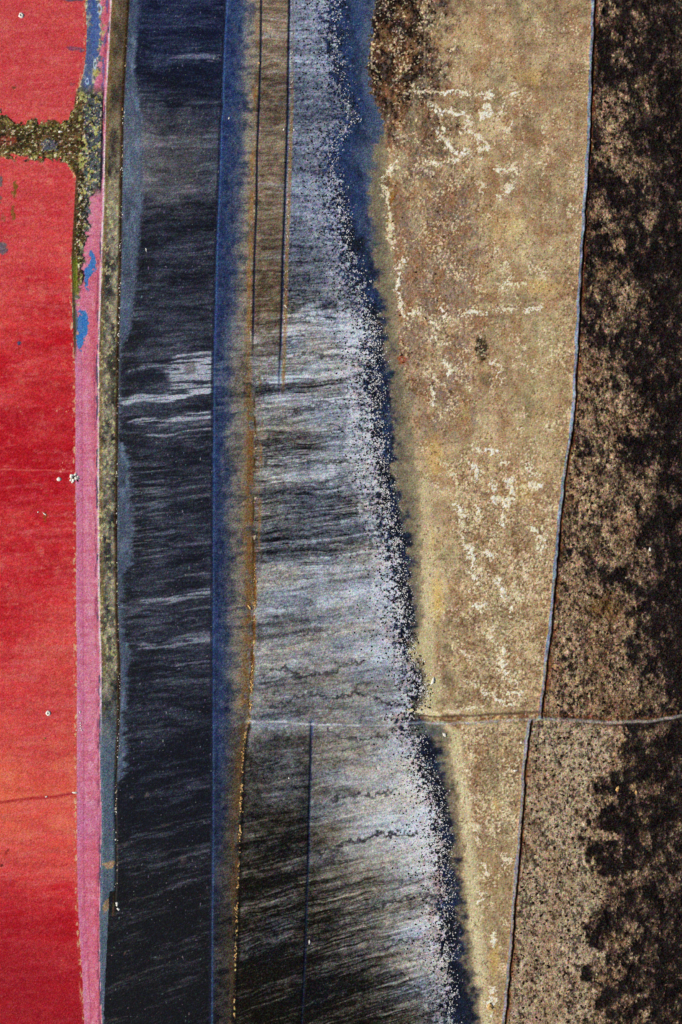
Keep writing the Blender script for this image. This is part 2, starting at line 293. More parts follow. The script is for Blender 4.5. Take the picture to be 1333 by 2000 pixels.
    # bright wind-blown salt between y 690 and 790 and its neighbours
    for ya, yb, x0, op in [(688,694,330,.8),(700,720,240,.55),(698,775,325,.78),(726,736,330,.4),(762,776,240,.8),(806,822,268,.7),(824,832,340,.3),(845,852,345,.35),(808,812,245,.6),(838,842,245,.7),(1155,1168,255,.5),(1150,1158,300,.4),(1244,1256,268,.5),(1300,1303,300,.25),(1290,1296,330,.35),(1235,1243,330,.3),
                           (108,118,332,.35),(120,123,395,.5),(200,204,360,.2),(1120,1124,300,.3),(1185,1190,350,.25),(1205,1208,350,.2),(1325,1327,280,.15),(930,934,260,.25),(1058,1064,258,.25),(1024,1028,258,.22),(948,954,256,.22),(968,972,256,.2),(1600,1612,240,.2),(1660,1666,240,.2),(1710,1714,280,.18),(1820,1823,360,.3)]:
        vv = v + (fbm(x, y * 0, 30, 9, 74, 3) - .5) * 7
        a = win(vv, ya, yb, 2.2) * sm(x0 - 8, x0 + 14, x + wob[m] * 20) * sm(.28, .55, fbm(x, v, 44, 3, 75, 4))
        P(m, (176,182,196), a * op)
    P(m, (14,18,32), (1 - sm(.5, 1.15, np.hypot((x - 276 + vw * 60) / 50, (y - 738 + wob2[m] * 14 - (x - 276) * -.08) / 20))) * .75)
    P(m, (16,20,34), win(v, 696, 704, 3) * win(x, 238, 330, 12) * .5)
    P(m, (70,64,66), (1 - sm(.5, 1.2, np.hypot((x - 372) / 14, (y - 718) / 16))) * .5)
    # slate band beside the track
    fing = (fbm(x * .3, v, 30, 7, 76, 3, .65) - .5) * 30 * sm(600, 900, y)
    bw = sm(6, -4, x - e_[m] + fing * .55 + (st - .5) * 10) * (y < 1540)
    P(m, (12,14,20), win(x, e_[m] + fing, e_[m] + 34 + fing * 2, 9) * sm(430, 500, y) * sm(1500, 1300, y) * .6 * sm(.4, .6, fbm(x * .3, v, 30, 9, 67, 3)))
    P(m, (76,90,110), bw * (.5 + .5 * fbm(x, y, 14, 30, 77, 3)) * inm)
    P(m, (120,140,164), bw * sm(.45, .95, fbm(x, y, 10, 26, 78, 3)) * .4 * inm)
    P(m, (128,134,142), sm(.55, .8, fbm(x, v, 50, 3.5, 79, 4)) * win(y, 900, 1110, 30) * win(x, 252, 330, 20) * .45)
    for bx, by, rx, ry, op in [(286,1552,7,8,.5),(358,1680,8,12,.4),(256,1556,5,5,.5),(243,1860,4,6,.5),(322,1612,26,4,.3),(240,1650,30,6,.3),(270,1756,30,3,.25),(268,1905,30,3,.25),(222,1990,12,3,.3)]:
        P(m, (128,112,98), (1 - sm(.2, 1.2, np.hypot((x - bx + wob2[m] * 8) / rx, (y + (x - bx) * .3 - by + wob2[m] * 8) / ry))) * op)
    # the ditch line
    for s_, o_, cc in [(2.2, 0, (34,24,18)), (1.6, -3.2, (126,92,52))]:
        a = np.exp(-((x - d_[m] - o_) / s_) ** 2) * (y < 1790)
        P(m, cc, a * (.9 if o_ == 0 else .55) * (.7 + .3 * (fbm(x, y, 4, 20, 81, 3) > .4)))
    # dark line and blue face at the channel
    P(m, (16,20,40), np.exp(-((x - f_[m] + 2.4) / 2.0) ** 2) * .8)
    P(m, (180,182,190), sm(.93, .98, vnoise(x / 2.2, y / 3.4, 311)) * .5 * (x > d_[m] + 8))
    reg[m] = 6; wet[m] = .3
    # trench relief along D
    mm = np.where(np.abs(X - d_) < 6)[0]
    P(mm, (30,22,16), np.exp(-((X[mm] - d_[mm]) / 1.9) ** 2) * .88 * (Y[mm] < 1740))
    P(mm, (140,88,40), np.exp(-((X[mm] - d_[mm] + 2.8) / 1.4) ** 2) * .5 * (Y[mm] < 1500))
    P(mm, (240,228,196), sm(.80, .9, vnoise(X[mm] / 2.6, Y[mm] / 3.2, 313)) * np.exp(-((X[mm] - d_[mm]) / 2.6) ** 2) * sm(.35, .6, vnoise(X[mm] * 0, Y[mm] / 30, 314)) * .9)
    hgt[mm] -= .35 * np.exp(-((X[mm] - d_[mm]) / 2.2) ** 2) * (Y[mm] < 1765)

    # ======================================================= middle flat F..H and beyond to I
    m = np.where((X >= f_ - 1) & (X < h_ + 90))[0]; x, y = X[m], Y[m]
    v = y + SH(y) * (x - 600)
    hw = (fbm(x, v, 40, 30, 90, 3) - .5)
    st = fbm(x, v + hw * 7, 110, 8, 91, 5, .68); st2 = fbm(x, v + hw * 8, 40, 3.2, 92, 4, .65); lg = fbm(x, v, 80, 30, 93, 4); cl = fbm(x, y, 12, 9, 94, 4)
    vb = v + (fbm(x, y, 50, 26, 40, 3) - .5) * 60 * win(v, 520, 660, 40)
    b600 = np.interp(vb, [-300,0,60,120,150,180,205,235,262,300,316,336,355,420,436,460,490,560,574,592,604,612,660,668,676,700,740,746,760,772,830,842,880,890,898,906,920,948,956,974,984,992,1030,1080,1098,1112,1200,1212,1234,1244,1300,1330,1352,1390,1405,1424,1440,1500,1600,1625,1680,1700,1760,1850,1950,2050,2300],
                     [.6,.6,.66,.62,.46,.44,.38,.36,.54,.58,.46,.42,.58,.54,.44,.5,.4,.38,.44,.36,.42,.7,.74,.5,.72,.66,.72,.5,.4,.66,.62,.46,.4,.62,.66,.5,.66,.62,.42,.38,.58,.36,.32,.36,.56,.68,.66,.56,.52,.66,.66,.5,.56,.44,.5,.62,.46,.42,.5,.42,.4,.26,.2,.14,.08,.04,.04])
    b720 = np.interp(vb, [-300,0,60,120,200,240,262,300,330,360,420,500,560,600,620,720,752,800,900,960,1000,1060,1110,1200,1300,1352,1400,1424,1500,1560,1600,1690,1720,1780,1850,1900,1960,2050,2300],
                     [.72,.72,.8,.76,.4,.42,.68,.6,.54,.66,.62,.45,.42,.5,.78,.8,.56,.74,.74,.6,.52,.46,.74,.74,.76,.62,.55,.66,.66,.72,.78,.66,.6,.52,.4,.36,.26,.14,.12])
    tt = sm(585, 735, x)
    base = b600 * (1 - tt) + b720 * tt
    # below the cross road: white fringe next to the shrubs, dark bowl on the left
    lowm = y > LY(x)
    base = base + .16 * win(y, 390, 560, 30) * sm(620, 680, x) * sm(-6, 10, h_[m] - x)
    fr = np.interp(y, [1400,1460,1560,1640,1700,1730,1760,1800,1880,1950,2000,2300], [.62,.72,.92,.98,.9,.72,.66,.86,.82,.5,.5,.4])
    nearH = np.exp(-((h_[m] - 40 - x) / 95) ** 2)
    base = np.where(lowm, base * (1 - nearH) + fr * nearH, base)
    base = np.where(lowm & (x < m_[m]), np.interp(y, [1410,1425,1445,1500,1600,1800,2000,2300], [.62,.54,.38,.30,.26,.19,.11,.08]) + .08 * sm(560, 500, x) * win(y, 1400, 1450, 12), base)
    amp = np.interp(y, [0,400,560,800,1400,1420,1700,2000], [.2,.3,.3,.26,.18,.2,.3,.26])
    left = sm(575, 505, x)
    dk = np.interp(y, [-300,0,540,620,1400,1500,2000], [.02,.02,.05,.0,.0,.0,-.05])
    bas_ = lowm & (x < m_[m])
    sk = np.where(bas_, np.interp(y, [1400,1600,1700,2300], [.35,.4,.7,.7]), np.interp(y, [0,540,620,1080,1130,1400,1440,1690,1760,2300], [.8,.8,1,1,.5,.4,.35,.45,1.,1.]))
    base = base + dk + (st - .5) * amp * 1.5 * np.clip(sk * 1.3, 0, 1) * (1 - .35 * nearH) + (st2 - .5) * .28 * sk * (1 - .4 * nearH) + (lg - .5) * .16 + (cl - .5) * .16
    st3 = fbm(x, v + hw * 7, 60, 3, 89, 3, .65)
    base -= sm(.60, .85, st3) * .28 * sk * (.3 + .7 * sm(.35, .65, fbm(x, y, 60, 30, 88, 3)))
    base += sm(.66, .9, fbm(x, v + hw * 4, 110, 2.4, 87, 3, .6)) * .2 * sk
    base -= sm(.70, .86, fbm(x, y, 3.6, 3.4, 86, 2)) * .25 * np.interp(y, [0,600,700,2000], [1,.9,.4,.4])
    ctr = np.interp(y, [-300,0,540,620,2300], [.95,.95,.9,1.22,1.22])
    base = np.clip(.46 + (base - .46) * ctr + (fbm(x, y, 4.5, 3.6, 83, 3, .7) - .5) * .16, 0, 1)
    cool = mixc((12,15,24), (196,206,220), base)
    warm = mixc((16,14,10), (200,192,178), base)
    wm = np.clip(.46 - .3 * sm(600, 450, y) + .5 * (fbm(x, v, 90, 40, 95, 3) - .5) * 2 + .35 * sm(1380, 1500, y) - .45 * sm(150, 0, y) + .1 * left - .5 * nearH * .8, 0, 1)
    c = cool * (1 - wm[:, None]) + warm * wm[:, None]
    tb_ = sm(600, 380, y) * .34
    c = c * (1 - tb_[:, None]) + mixc((14,22,52), (170,192,232), base) * tb_[:, None]
    col[m] = c
    P(m, (22,36,72), sm(.66, .78, fbm(x, y, 4, 4, 43, 2)) * sm(620, 480, y) * sm(590, 660, x) * .7)
    reg[m] = 8
    # tan silt between the two ditches (upper part)
    up = sm(770, 600, y + (cl - .5) * 60)
    tanw = win(x, g1[m] - 18, g2[m] - 1, 3) * up
    tb = np.interp(v, [-300,0,30,75,90,130,150,190,230,300,340,400,410,480,560,620,700], [.56,.56,.54,.62,.5,.52,.36,.34,.44,.52,.46,.46,.58,.38,.4,.36,.46]) + (st2 - .5) * .3 + (st - .5) * .2 + (cl - .5) * .28
    P(m, mixc((34,24,16), (206,178,140), tb), tanw * (.86 - .3 * sm(.55, .85, st)))
    reg[m] = np.where((x < np.where(y < 780, g2[m], gl[m])) & (~lowm | (x < gl[m])), 9, reg[m])
    # edge right of second ditch
    P(m, (142,106,64), win(x, g2[m] + 4, g2[m] + 11, 2.4) * sm(785, 740, y) * (.6 + .4 * fbm(x, y, 5, 12, 96, 3)) * np.interp(y, [0, 100, 250, 780], [.15, .3, .8, .9]))
    # blue channel and its shaded-off bank
    cx = f_[m]
    bw = np.interp(y, [-300,0,150,300,500,700,1000,1300,1500,1700,1900,2300], [40,38,34,36,33,27,25,26,25,14,8,4])
    dz = x - cx + (fbm(x, y, 12, 26, 97, 4) - .5) * 12 + (cl - .5) * 8
    ch = 1 - sm(bw * .5, bw * 1.8, dz)
    bk = np.interp(y, [-300,0,500,1100,1500,1800,2000,2300], [.52,.52,.46,.42,.34,.16,.1,.1]) + (st - .5) * .2 + (cl - .5) * .22
    cbk = mixc((16,16,22), (190,184,174), bk)
    gx = np.where(y < 780, g1[m] - 4, gl[m])
    P(m, cbk, (x < gx) * .8 * sm(gx + 0, gx - 10, x))
    chl = np.interp(y, [-300,0,300,700,900,1300,1500,1800,2000,2300], [1,1,.9,.8,.72,.74,.55,.3,.2,.2])
    cb = mixc((12,18,38), (30,50,94), chl + (fbm(x, y, 12, 60, 98, 4) - .5) * .5)
    cb += ((cl - .5) * 26 + (st2 - .5) * 14)[:, None]
    P(m, cb, ch * np.interp(y, [0,1500,1700,1850,2300], [.93,.9,.7,.4,.35]))
    P(m, (74,80,94), ch * sm(.5, .85, fbm(x, y, 7, 14, 81, 4)) * sm(cx + 8, cx + 20, x) * .55)
    P(m, (150,150,156), ch * sm(.5, .8, st) * win(v, 690, 790, 10) * .35)
    P(m, (58,92,144), np.exp(-((x - cx - 2.5) / 2.0) ** 2) * np.interp(y, [0,600,1300,1500,2000], [.75,.6,.35,.45,.6]))
    P(m, (12,16,36), np.exp(-((x - cx) / 1.0) ** 2) * .6)
    k = x < cx + bw; reg[m[k]] = 7; wet[m[k]] = .7
    # orange rust seams
    on = fbm(x, y, 6, 26, 99, 4)
    P(m, (150,136,116), np.exp(-((x - g1[m] + 16) / 12) ** 2) * up * .65 * sm(.2, .7, cl + (st - .5)))
    P(m, (140,100,54), np.exp(-((x - g1[m] + 9) / 6) ** 2) * up * sm(.3, .8, on) * np.interp(y, [0,90,130,300,800], [.25,.35,.75,.8,.8]))
    lo2 = sm(640, 800, y) * sm(1420, 1380, y)
    P(m, (140,124,98), np.exp(-((x - gl[m] + 22) / 14) ** 2) * lo2 * .6 * sm(.2, .75, cl + (st - .5) * .6))
    P(m, (112,78,40), np.exp(-((x - gl[m] + 12) / 11) ** 2) * lo2 * sm(.2, .65, on * .5 + cl * .5) * .9)
    P(m, (134,98,58), np.exp(-((x - gl[m] - 8) / 3.2) ** 2) * lo2 * sm(1120, 1050, y) * sm(.3, .6, on) * .75)
    P(m, (54,36,16), np.exp(-((x - gl[m] + 4) / 2.2) ** 2) * lo2 * sm(.3, .55, on) * .8)
    P(m, (118,70,22), np.exp(-((x - gl[m] + 1) / 3.) ** 2) * win(y, 1080, 1400, 30) * sm(.3, .55, on) * .8)
    lo3 = sm(1405, 1420, y)
    P(m, (98,68,34), np.exp(-((x - gl[m] + 8) / 10) ** 2) * lo3 * sm(.15, .6, on) * np.interp(y, [1400,1600,1800,2000], [.8,.8,.6,.4]))
    P(m, (60,54,46), win(x, gl[m] - 32, gl[m] - 4, 8) * lo3 * sm(.35, .7, fbm(x, y + x * .6, 30, 5, 101, 3)) * .55)
    P(m, (8,8,8), np.exp(-((x - gl[m] - 2.5) / 3.) ** 2) * lo3 * .75)
    sp = sm(.62, .75, vnoise(x / 2.6, y / 4.5, 315) * (.55 + .6 * vnoise(x * 0, y / 18, 316)))
    P(m, (248,206,132), sp * np.exp(-((x - gl[m] + 1.0) / 2.0) ** 2) * np.maximum(lo3, win(y, 1230, 1420, 20)) * .95)
    sp2 = sm(.74, .82, vnoise(x / 2.4, y / 3.0, 317) * (.6 + .5 * vnoise(x * 0, y / 25, 318)))
    P(m, (240,224,196), sp2 * (np.exp(-((x - g1[m] + 5) / 2) ** 2) + np.exp(-((x - g2[m] - 5) / 3) ** 2)) * up * .8)
    P(m, (240,214,170), sp2 * np.exp(-((x - gl[m] + 2) / 4) ** 2) * lo2 * .7)
    # the two ditches, navy
    for gg, y1, ww in [(g1[m], 690, 2.0), (g2[m], 760, 2.2)]:
        P(m, (16,22,44), np.exp(-((x - gg) / ww) ** 2) * sm(y1 + 20, y1 - 60, y) * .93)
        hgt[m] -= .7 * np.exp(-((x - gg) / ww) ** 2) * sm(y1 + 20, y1 - 60, y)
    P(m, (120,136,160), np.exp(-((x - g1[m] - 3) / 4) ** 2) * win(y, 690, 780, 14) * .5)
    P(m, (130,146,170), np.exp(-((x - g2[m] + 1) / 5) ** 2) * win(y, 690, 750, 14) * .5)
    # brown mottles
    for bx, by, rx, ry in [(475,715,14,22),(533,690,24,16),(505,738,20,10),(560,680,10,8),(470,745,10,12)]:
        d = np.hypot((x - bx + wob2[m] * 20) / rx, (y - by + wob2[m] * 20) / ry)
        P(m, (66,58,46), (1 - sm(.4, 1.2, d)) * sm(.35, .6, cl) * .6)
    # traced tide lines (jagged)
    for pts, wd, op in [([(500,672),(560,668),(610,664)],1.6,.55),([(505,635),(560,626),(640,612),(690,600),(740,607)],3,.5),([(480,752),(560,756),(620,748),(700,736),(740,732)],4.5,.55),([(470,765),(540,760)],4,.45),
                        ([(548,700),(575,695),(600,690),(620,694),(650,696),(680,705),(700,702)],3,.6),([(570,806),(600,796),(630,786),(650,790)],3.5,.4),([(560,812),(575,803),(592,808),(584,814)],2.4,.5),([(600,790),(640,782),(665,796),(690,800),(730,795)],2.4,.45),
                        ([(515,858),(570,848)],2.2,.6),([(512,880),(580,872),(634,877)],3,.6),([(512,890),(560,884)],2.5,.5),([(515,905),(580,900),(620,902),(650,902),(700,904)],2.6,.55),([(515,960),(600,950),(640,940),(700,945)],3,.45),([(640,835),(690,832),(720,838)],3,.5),
                        ([(510,1076),(600,1072),(660,1062),(720,1052)],4,.55),([(520,1088),(600,1086),(680,1088),(720,1078)],2.5,.5),([(510,1190),(560,1182),(610,1178)],2,.5),([(508,1226),(560,1206),(600,1212)],7,.45),([(505,1248),(560,1240),(620,1234),(660,1232)],2.4,.55),([(510,1256),(560,1250)],2,.4),
                        ([(555,1278),(600,1281),(650,1276),(670,1270)],1.8,.35),([(500,1322),(555,1302),(570,1314),(590,1320),(640,1316),(655,1308),(685,1300),(710,1290)],3.4,.7),([(560,1316),(580,1322),(600,1318)],3,.6),
                        ([(530,1382),(560,1372),(590,1358),(620,1358),(650,1364),(690,1354),(720,1358),(760,1372),(810,1384)],3.2,.75),([(500,1402),(560,1396),(600,1390)],5,.5),
                        ([(640,1428),(665,1440),(700,1445),(730,1440),(760,1436)],3.2,.7),([(520,1432),(560,1440),(595,1452)],5,.45),([(690,1460),(720,1470),(740,1482)],2.5,.35),
                        ([(650,1562),(690,1552),(725,1556),(750,1550),(775,1542)],3.2,.75),([(615,1668),(650,1658),(680,1645),(710,1640),(735,1630),(770,1628),(815,1630)],3.6,.9),([(620,1700),(640,1680),(660,1664)],7,.5),([(620,1640),(605,1650)],6,.4),
                        ([(620,1740),(690,1730),(760,1724),(820,1722)],3,.4),([(620,1820),(680,1800),(740,1770),(790,1755),(850,1750)],3.6,.75),([(640,1780),(700,1768),(745,1758)],2.6,.5),([(740,1860),(790,1838),(815,1830),(840,1832)],2.6,.7),([(620,1880),(690,1862),(760,1852)],4,.4),([(680,1900),(760,1880),(830,1870)],3,.45),([(760,1936),(800,1922),(815,1930),(845,1926)],3,.6),([(640,1930),(700,1910),(780,1900)],5,.5),([(700,1980),(780,1950),(860,1945)],6,.5)]:
        b0, b1 = min(p[0] for p in pts) - 20, max(p[0] for p in pts) + 20
        c0, c1 = min(p[1] for p in pts) - 20, max(p[1] for p in pts) + 20
        q = np.where((x > b0) & (x < b1) & (y > c0) & (y < c1))[0]
        xx, yy = x[q] + (fbm(x[q], y[q], 11, 11, 103, 3) - .5) * 7, y[q] + (fbm(x[q], y[q], 9, 9, 104, 4) - .5) * 15
        d = segdist(xx, yy, pts)
        P(m[q], (34,34,38), (1 - sm(wd * .4, wd * 1.5, d)) * op * (.55 + .45 * sm(.3, .6, fbm(x[q], y[q], 10, 5, 105, 3))))
    # dark crescents in the mud
    # the straight field ditch below the cross road
    a = np.exp(-((x - m_[m]) / 2.6) ** 2) * sm(1404, 1412, y)
    P(m, (20,28,52), a * np.interp(y, [1400,1800,2000], [.95,.85,.7]))
    hgt[m] -= a * .7
    P(m, (74,88,120), np.exp(-((x - m_[m] - 1) / 4.5) ** 2) * win(y, 1404, 1440, 6) * .6)

    # ---- ragged shore: salt breaks up into navy shallows
    rag = h_[m] - 13 - x + (fbm(x, y, 30, 24, 111, 3) - .5) * 24
    fn = fbm(x, y, 5.2, 4.6, 112, 3, .7)
    soft = np.interp(y, [-300,0,260,450,560,1400,2000], [44,44,34,40,34,30,24])
    keep = sm(.44, .56, fn + np.clip(np.where(rag < 0, rag / np.interp(y, [0,500,640], [30,28,17]), rag / soft), -1, 1) * .45)
    keepf = sm(-soft * 1.15, soft * .5, rag)
    navy = mixc((10,16,32), (38,58,98), np.interp(y, [-300,0,250,500,700,1400,2300], [.8,.8,.7,.5,.35,.12,.05]) + (fbm(x, y, 22, 34, 113, 4) - .5) * .9 + (fbm(x, y, 5, 6, 42, 3) - .5) * .35)
    P(m, navy, (1 - keep) * sm(soft * 1.6, 0, rag))
    P(m, (226,224,234), keep * win(rag, -soft * .9, soft * 1.6, 12) * np.interp(y, [0,600,640,1300,1600,1900], [.22,.3,.6,.5,.55,.45]) * sm(.4, .7, fn))
    P(m, (160,134,132), keep * (rag < soft) * sm(.5, .7, fbm(x, y, 20, 26, 114, 3)) * np.interp(y, [0,1180,1300,1400,1420,1700,2000], [.0,.1,.6,.6,.2,.5,.3]))
    k = rag < -4; reg[m[k]] = 10; wet[m[k]] = .6

    # ======================================================= shallows H..I and blend J
    m = np.where(X >= h_ + 18)[0]; x, y = X[m], Y[m]
    q = sm(20, 70, x - h_[m])
    navy = mixc((10,16,32), (38,58,98), np.interp(y, [-300,0,250,500,700,1400,2300], [.8,.8,.7,.5,.38,.16,.1]) + (fbm(x, y, 22, 34, 113, 4) - .5) * .9 + (fbm(x, y, 5, 6, 42, 3) - .5) * .35)
    P(m, navy, sm(20, 46, x - h_[m]))
    bl2 = (x - h_[m]) / np.maximum(i_[m] - h_[m], 8)
    P(m, (86,98,118), sm(.3, 1.05, bl2 + (fbm(x, y, 20, 30, 115, 3) - .5) * .5) * sm(620, 380, y) * .75)
    P(m, (96,100,92), sm(.75, 1.15, bl2 + (fbm(x, y, 22, 30, 116, 3) - .5) * .5) * sm(260, 330, y) * sm(560, 440, y) * .7)
    reg[m] = np.where(x < i_[m], 10, reg[m]); wet[m] = np.where(x < i_[m], .6, wet[m])

    # ======================================================= sand flat I..K
    m = np.where((X >= i_ - 26) & (X < kx + 2))[0]; x, y = X[m], Y[m]
    w1 = fbm(x, y, 60, 50, 121, 4); w2 = fbm(x, y, 16, 14, 122, 4); w3 = fbm(x, y, 5, 5, 123, 3, .65); hs = fbm(x, y, 120, 8, 124, 4); vs = fbm(x, y, 8, 110, 125, 3)
    br = .67 + (w1 - .5) * .26 + (w2 - .5) * .2 + (w3 - .5) * .06 + (hs - .5) * .08 + (vs - .5) * .12
    br += np.interp(y, [-300,0,300,600,800,1000,1300,1400,2000,2300], [-.06,-.06,-.02,0,.02,.06,.06,.04,.0,0]) 
    c = mixc((44,25,12), (232,203,160), br)
    # grey-olive and warm areas
    P_ol = sm(.5, .8, fbm(x, y, 70, 90, 126, 3)) * .3 + .25 * sm(900, 1100, y)
    c = c * (1 - P_ol[:, None]) + mixc((34,30,18), (204,196,150), br) * P_ol[:, None]
    sandin = np.where(y < 280, sm(-4, 4, x - i_[m] + wob2[m] * 16), sm(-16, 14, x - i_[m] + (w2 - .5) * 30))
    P(m, c, sandin)
    # olive-grey drowned margin between I and J
    mar = (1 - sm(-3, 5, x - j_[m] + wob2[m] * 8 + wob[m] * 10)) * (y > 250)
    P(m, mixc((30,34,40), (150,138,108), .55 + (w2 - .5) * .3 + (w3 - .5) * .2 + .35 * sm(0, 1, (x - i_[m]) / np.maximum(j_[m] - i_[m], 6))), mar * sandin * .88)
    # brown broken ground, upper left of the flat
    e2 = np.interp(y, [-300,0,100,200,300,400,500,600,700,800,870,940], [885,885,875,862,895,925,930,925,915,915,890,800])
    bg = sm(18, -18, x - e2 + (w2 - .5) * 70) * sm(900, 780, y) * sandin * (1 - mar)
    db = np.interp(y, [-300,0,200,260,320,500,820,900], [.95,.95,.9,.74,.5,.42,.4,.0])
    gn = fbm(x, y, 6, 6, 127, 4, .7)
    P(m, mixc((18,12,10), (176,140,110), .04 + gn * .9 + sm(300, 700, y) * .12), bg * db)
    P(m, (22,16,14), bg * sm(240, 120, y) * sm(836, 780, x + (w1 - .5) * 60) * sm(.16, .46, fbm(x, y, 18, 20, 128, 4)) * .92)
    P(m, (26,18,14), bg * sm(270, 160, y) * sm(850, 800, x + (w1 - .5) * 60) * .75)
    P(m, (116,112,116), bg * sm(.6, .75, fbm(x, y, 10, 10, 129, 3)) * .4)
    P(m, (138,118,104), bg * .38 * sm(280, 420, y))
    P(m, (142,96,66), bg * sm(.62, .8, fbm(x, y, 14, 12, 130, 3)) * .45)
    # grit patches
    gm = np.zeros(x.shape, F32)
    for (cx_, cy_), rx, ry, op in RUST:
        d = np.hypot((x - cx_ + wob2[m] * 16 + wob[m] * 20) / rx, (y - cy_ + wob2[m] * 16 + wob[m] * 24) / ry)
        gm = np.maximum(gm, (1 - sm(.5, 1.25, d)) * op)
    gm = np.maximum(gm, sm(60, 10, kx[m] - x + (w2 - .5) * 40) * np.interp(y, [0,500,560,1000,1040,1390,1400,1500,2000], [.12,.2,.5,.35,.7,.6,.5,.6,.3]))
    gm = np.maximum(gm, win(x, 890, 1050, 40) * win(y, 900, 1385, 40) * .5)
    gm = np.maximum(gm, win(x, 790, 980, 30) * win(y, 330, 860, 60) * sm(.45, .7, w2) * .5)
    gm = np.maximum(gm, (y > 1420) * win(x, 890, 1040, 20) * np.interp(y, [1400,1500,1650,1800], [.55,.5,.35,.1]))
    P(m, (146,104,68), sm(.5, .8, fbm(x, y, 26, 30, 66, 4)) * (.4 + .2 * sm(1040, 900, x) * sm(900, 700, y)) * sandin * (1 - mar))
    P(m, (212,194,148), sm(.55, .85, fbm(x, y, 34, 40, 65, 4)) * .4 * sandin * (1 - mar))
    gg = fbm(x, y, 4.6, 4.6, 131, 3, .7)
    P(m, (96,58,34), gm * sm(.50, .70, gg) * .7)
    P(m, (36,22,14), gm * sm(.70, .82, fbm(x, y, 3.6, 3.6, 132, 2)) * .8)
    P(m, (222,196,158), gm * sm(.66, .78, fbm(x, y, 3.2, 3.2, 133, 2)) * .7)
    P(m, (136,104,76), gm * .18)
    for (cx_, cy_), rx, ry, op in DARKP:
        d = np.hypot((x - cx_ + wob2[m] * 12) / rx, (y - cy_ + wob2[m] * 14) / ry)
        P(m, (34,28,20) if op > .6 else (92,82,60), (1 - sm(.4, 1.2, d)) * op)
    P(m, (136,44,20), (1 - sm(.3, 1.1, np.hypot((x - 787 + wob2[m] * 12) / 13, (y - 705 + wob2[m] * 16) / 15))) * .55)
    for (cx_, cy_), rx, ry, op in YEL:
        d = np.hypot((x - cx_ + wob2[m] * 10) / rx, (y - cy_ + wob2[m] * 14) / ry)
        P(m, (214,176,98) if cx_ != 765 and cx_ != 763 else (134,88,24), (1 - sm(.2, 1.2, d)) * op)
    # pale smooth sand by the shore, lower half
    P(m, (204,190,150), sandin * (1 - mar) * win(x, j_[m], j_[m] + 26, 10) * sm(860, 960, y) * .65)
    P(m, (176,162,116), win(x, 1010, 1110, 30) * win(y, 640, 920, 60) * .35)
    P(m, (206,194,152), sandin * (y > 1420) * win(x - j_[m], 2, 26, 8) * .5)
    P(m, (140,122,86), (y > 1640) * sm(8, 40, x - j_[m]) * .25)
    # drag marks
    for pts, wd, op in [([(868,603),(960,596),(1120,590)],1.2,.3),([(840,520),(1000,526)],1,.3),([(840,438),(990,428)],1,.3),([(1000,500),(1120,505)],1,.2),([(888,60),(888,180)],4,.25),([(903,110),(901,180)],1.5,.4),([(935,0),(934,90)],6,.18),([(830,10),(830,160)],1.5,.3),([(900,1520),(922,1600)],2,.5),([(910,1560),(925,1620)],2,.4),([(915,1800),(940,1900)],1.5,.4)]:
        d = segdist(x, y + wob[m] * 8, pts)
        P(m, (206,190,150), (1 - sm(wd * .5, wd * 2, d)) * op)
    # salt crust runs
    cn = (fbm(x, y, 5, 5, 134, 3, .7) - .5)
    cn2 = (fbm(x, y, 12, 12, 135, 3) - .5)
    rm = np.zeros(x.shape, F32); halo = np.zeros(x.shape, F32)
    for pts, wd, op in CRUST:
        b0, b1 = min(p[0] for p in pts) - 16, max(p[0] for p in pts) + 16
        c0, c1 = min(p[1] for p in pts) - 16, max(p[1] for p in pts) + 16
        q = np.where((x > b0) & (x < b1) & (y > c0) & (y < c1))[0]
        d = segdist(x[q] + cn2[q] * 14, y[q] + cn[q] * 10, pts) + cn[q] * wd * 2.4
        rm[q] = np.maximum(rm[q], (1 - sm(wd * .2, wd * 1.2, d)) * min(1, op * 1.15))
        P(m[q], (120,84,52), (1 - sm(wd * .9, wd * 2.6, d)) * .28)
        halo[q] = np.maximum(halo[q], (1 - sm(2, 15, d)) * op)
    rm = np.maximum(rm * (.6 + .4 * sm(.35, .6, fbm(x, y, 4, 4, 85, 2, .7))), halo * sm(.66, .76, fbm(x, y, 4.2, 4.2, 84, 3, .7)) * .9)
    vein = 1 - np.abs(fbm(x, y, 11, 11, 47, 3, .6) - .5) * 2
    rm = np.maximum(rm, sm(.90, .97, vein) * np.clip(halo * 1.1 + gm * .45 - .1, 0, 1) * sm(.35, .6, fbm(x, y, 9, 9, 46, 2)) * .95)
    P(m, (212,188,130), np.clip(rm * 1.4, 0, 1) * .7)
    P(m, (252,244,222), rm * sm(.1, .5, rm))
    hgt[m] += rm * .18
    # scattered small crust flecks
    dens = np.maximum(gm, bg * .3) * .5 - .12
    fl = fbm(x, y, 3.2, 3.2, 136, 2, .6); fz = fbm(x, y, 26, 30, 137, 3)
    P(m, (236,218,180), sm(.74, .84, fl * .6 + fz * .44 + dens * .36) * .7 * sandin * (1 - mar))
    P(m, (88,64,44), sm(.86, .94, fbm(x, y, 3.4, 3.4, 138, 2)) * .6 * sandin)
    k = x >= i_[m]; reg[m[k]] = np.where(y[k] > LY(x[k]), 12, 11); wet[m[k]] = 0
    hgt[m] += sandin * (1 - mar) * (bg * db * (gn - .4) * 1.4 + gm * (gg - .5) * .8 + (w3 - .5) * .15)

    # ======================================================= scrub land right of the road
    m = np.where(X >= kx - 2)[0]; x, y = X[m], Y[m]
    ln = np.zeros(x.shape, F32)
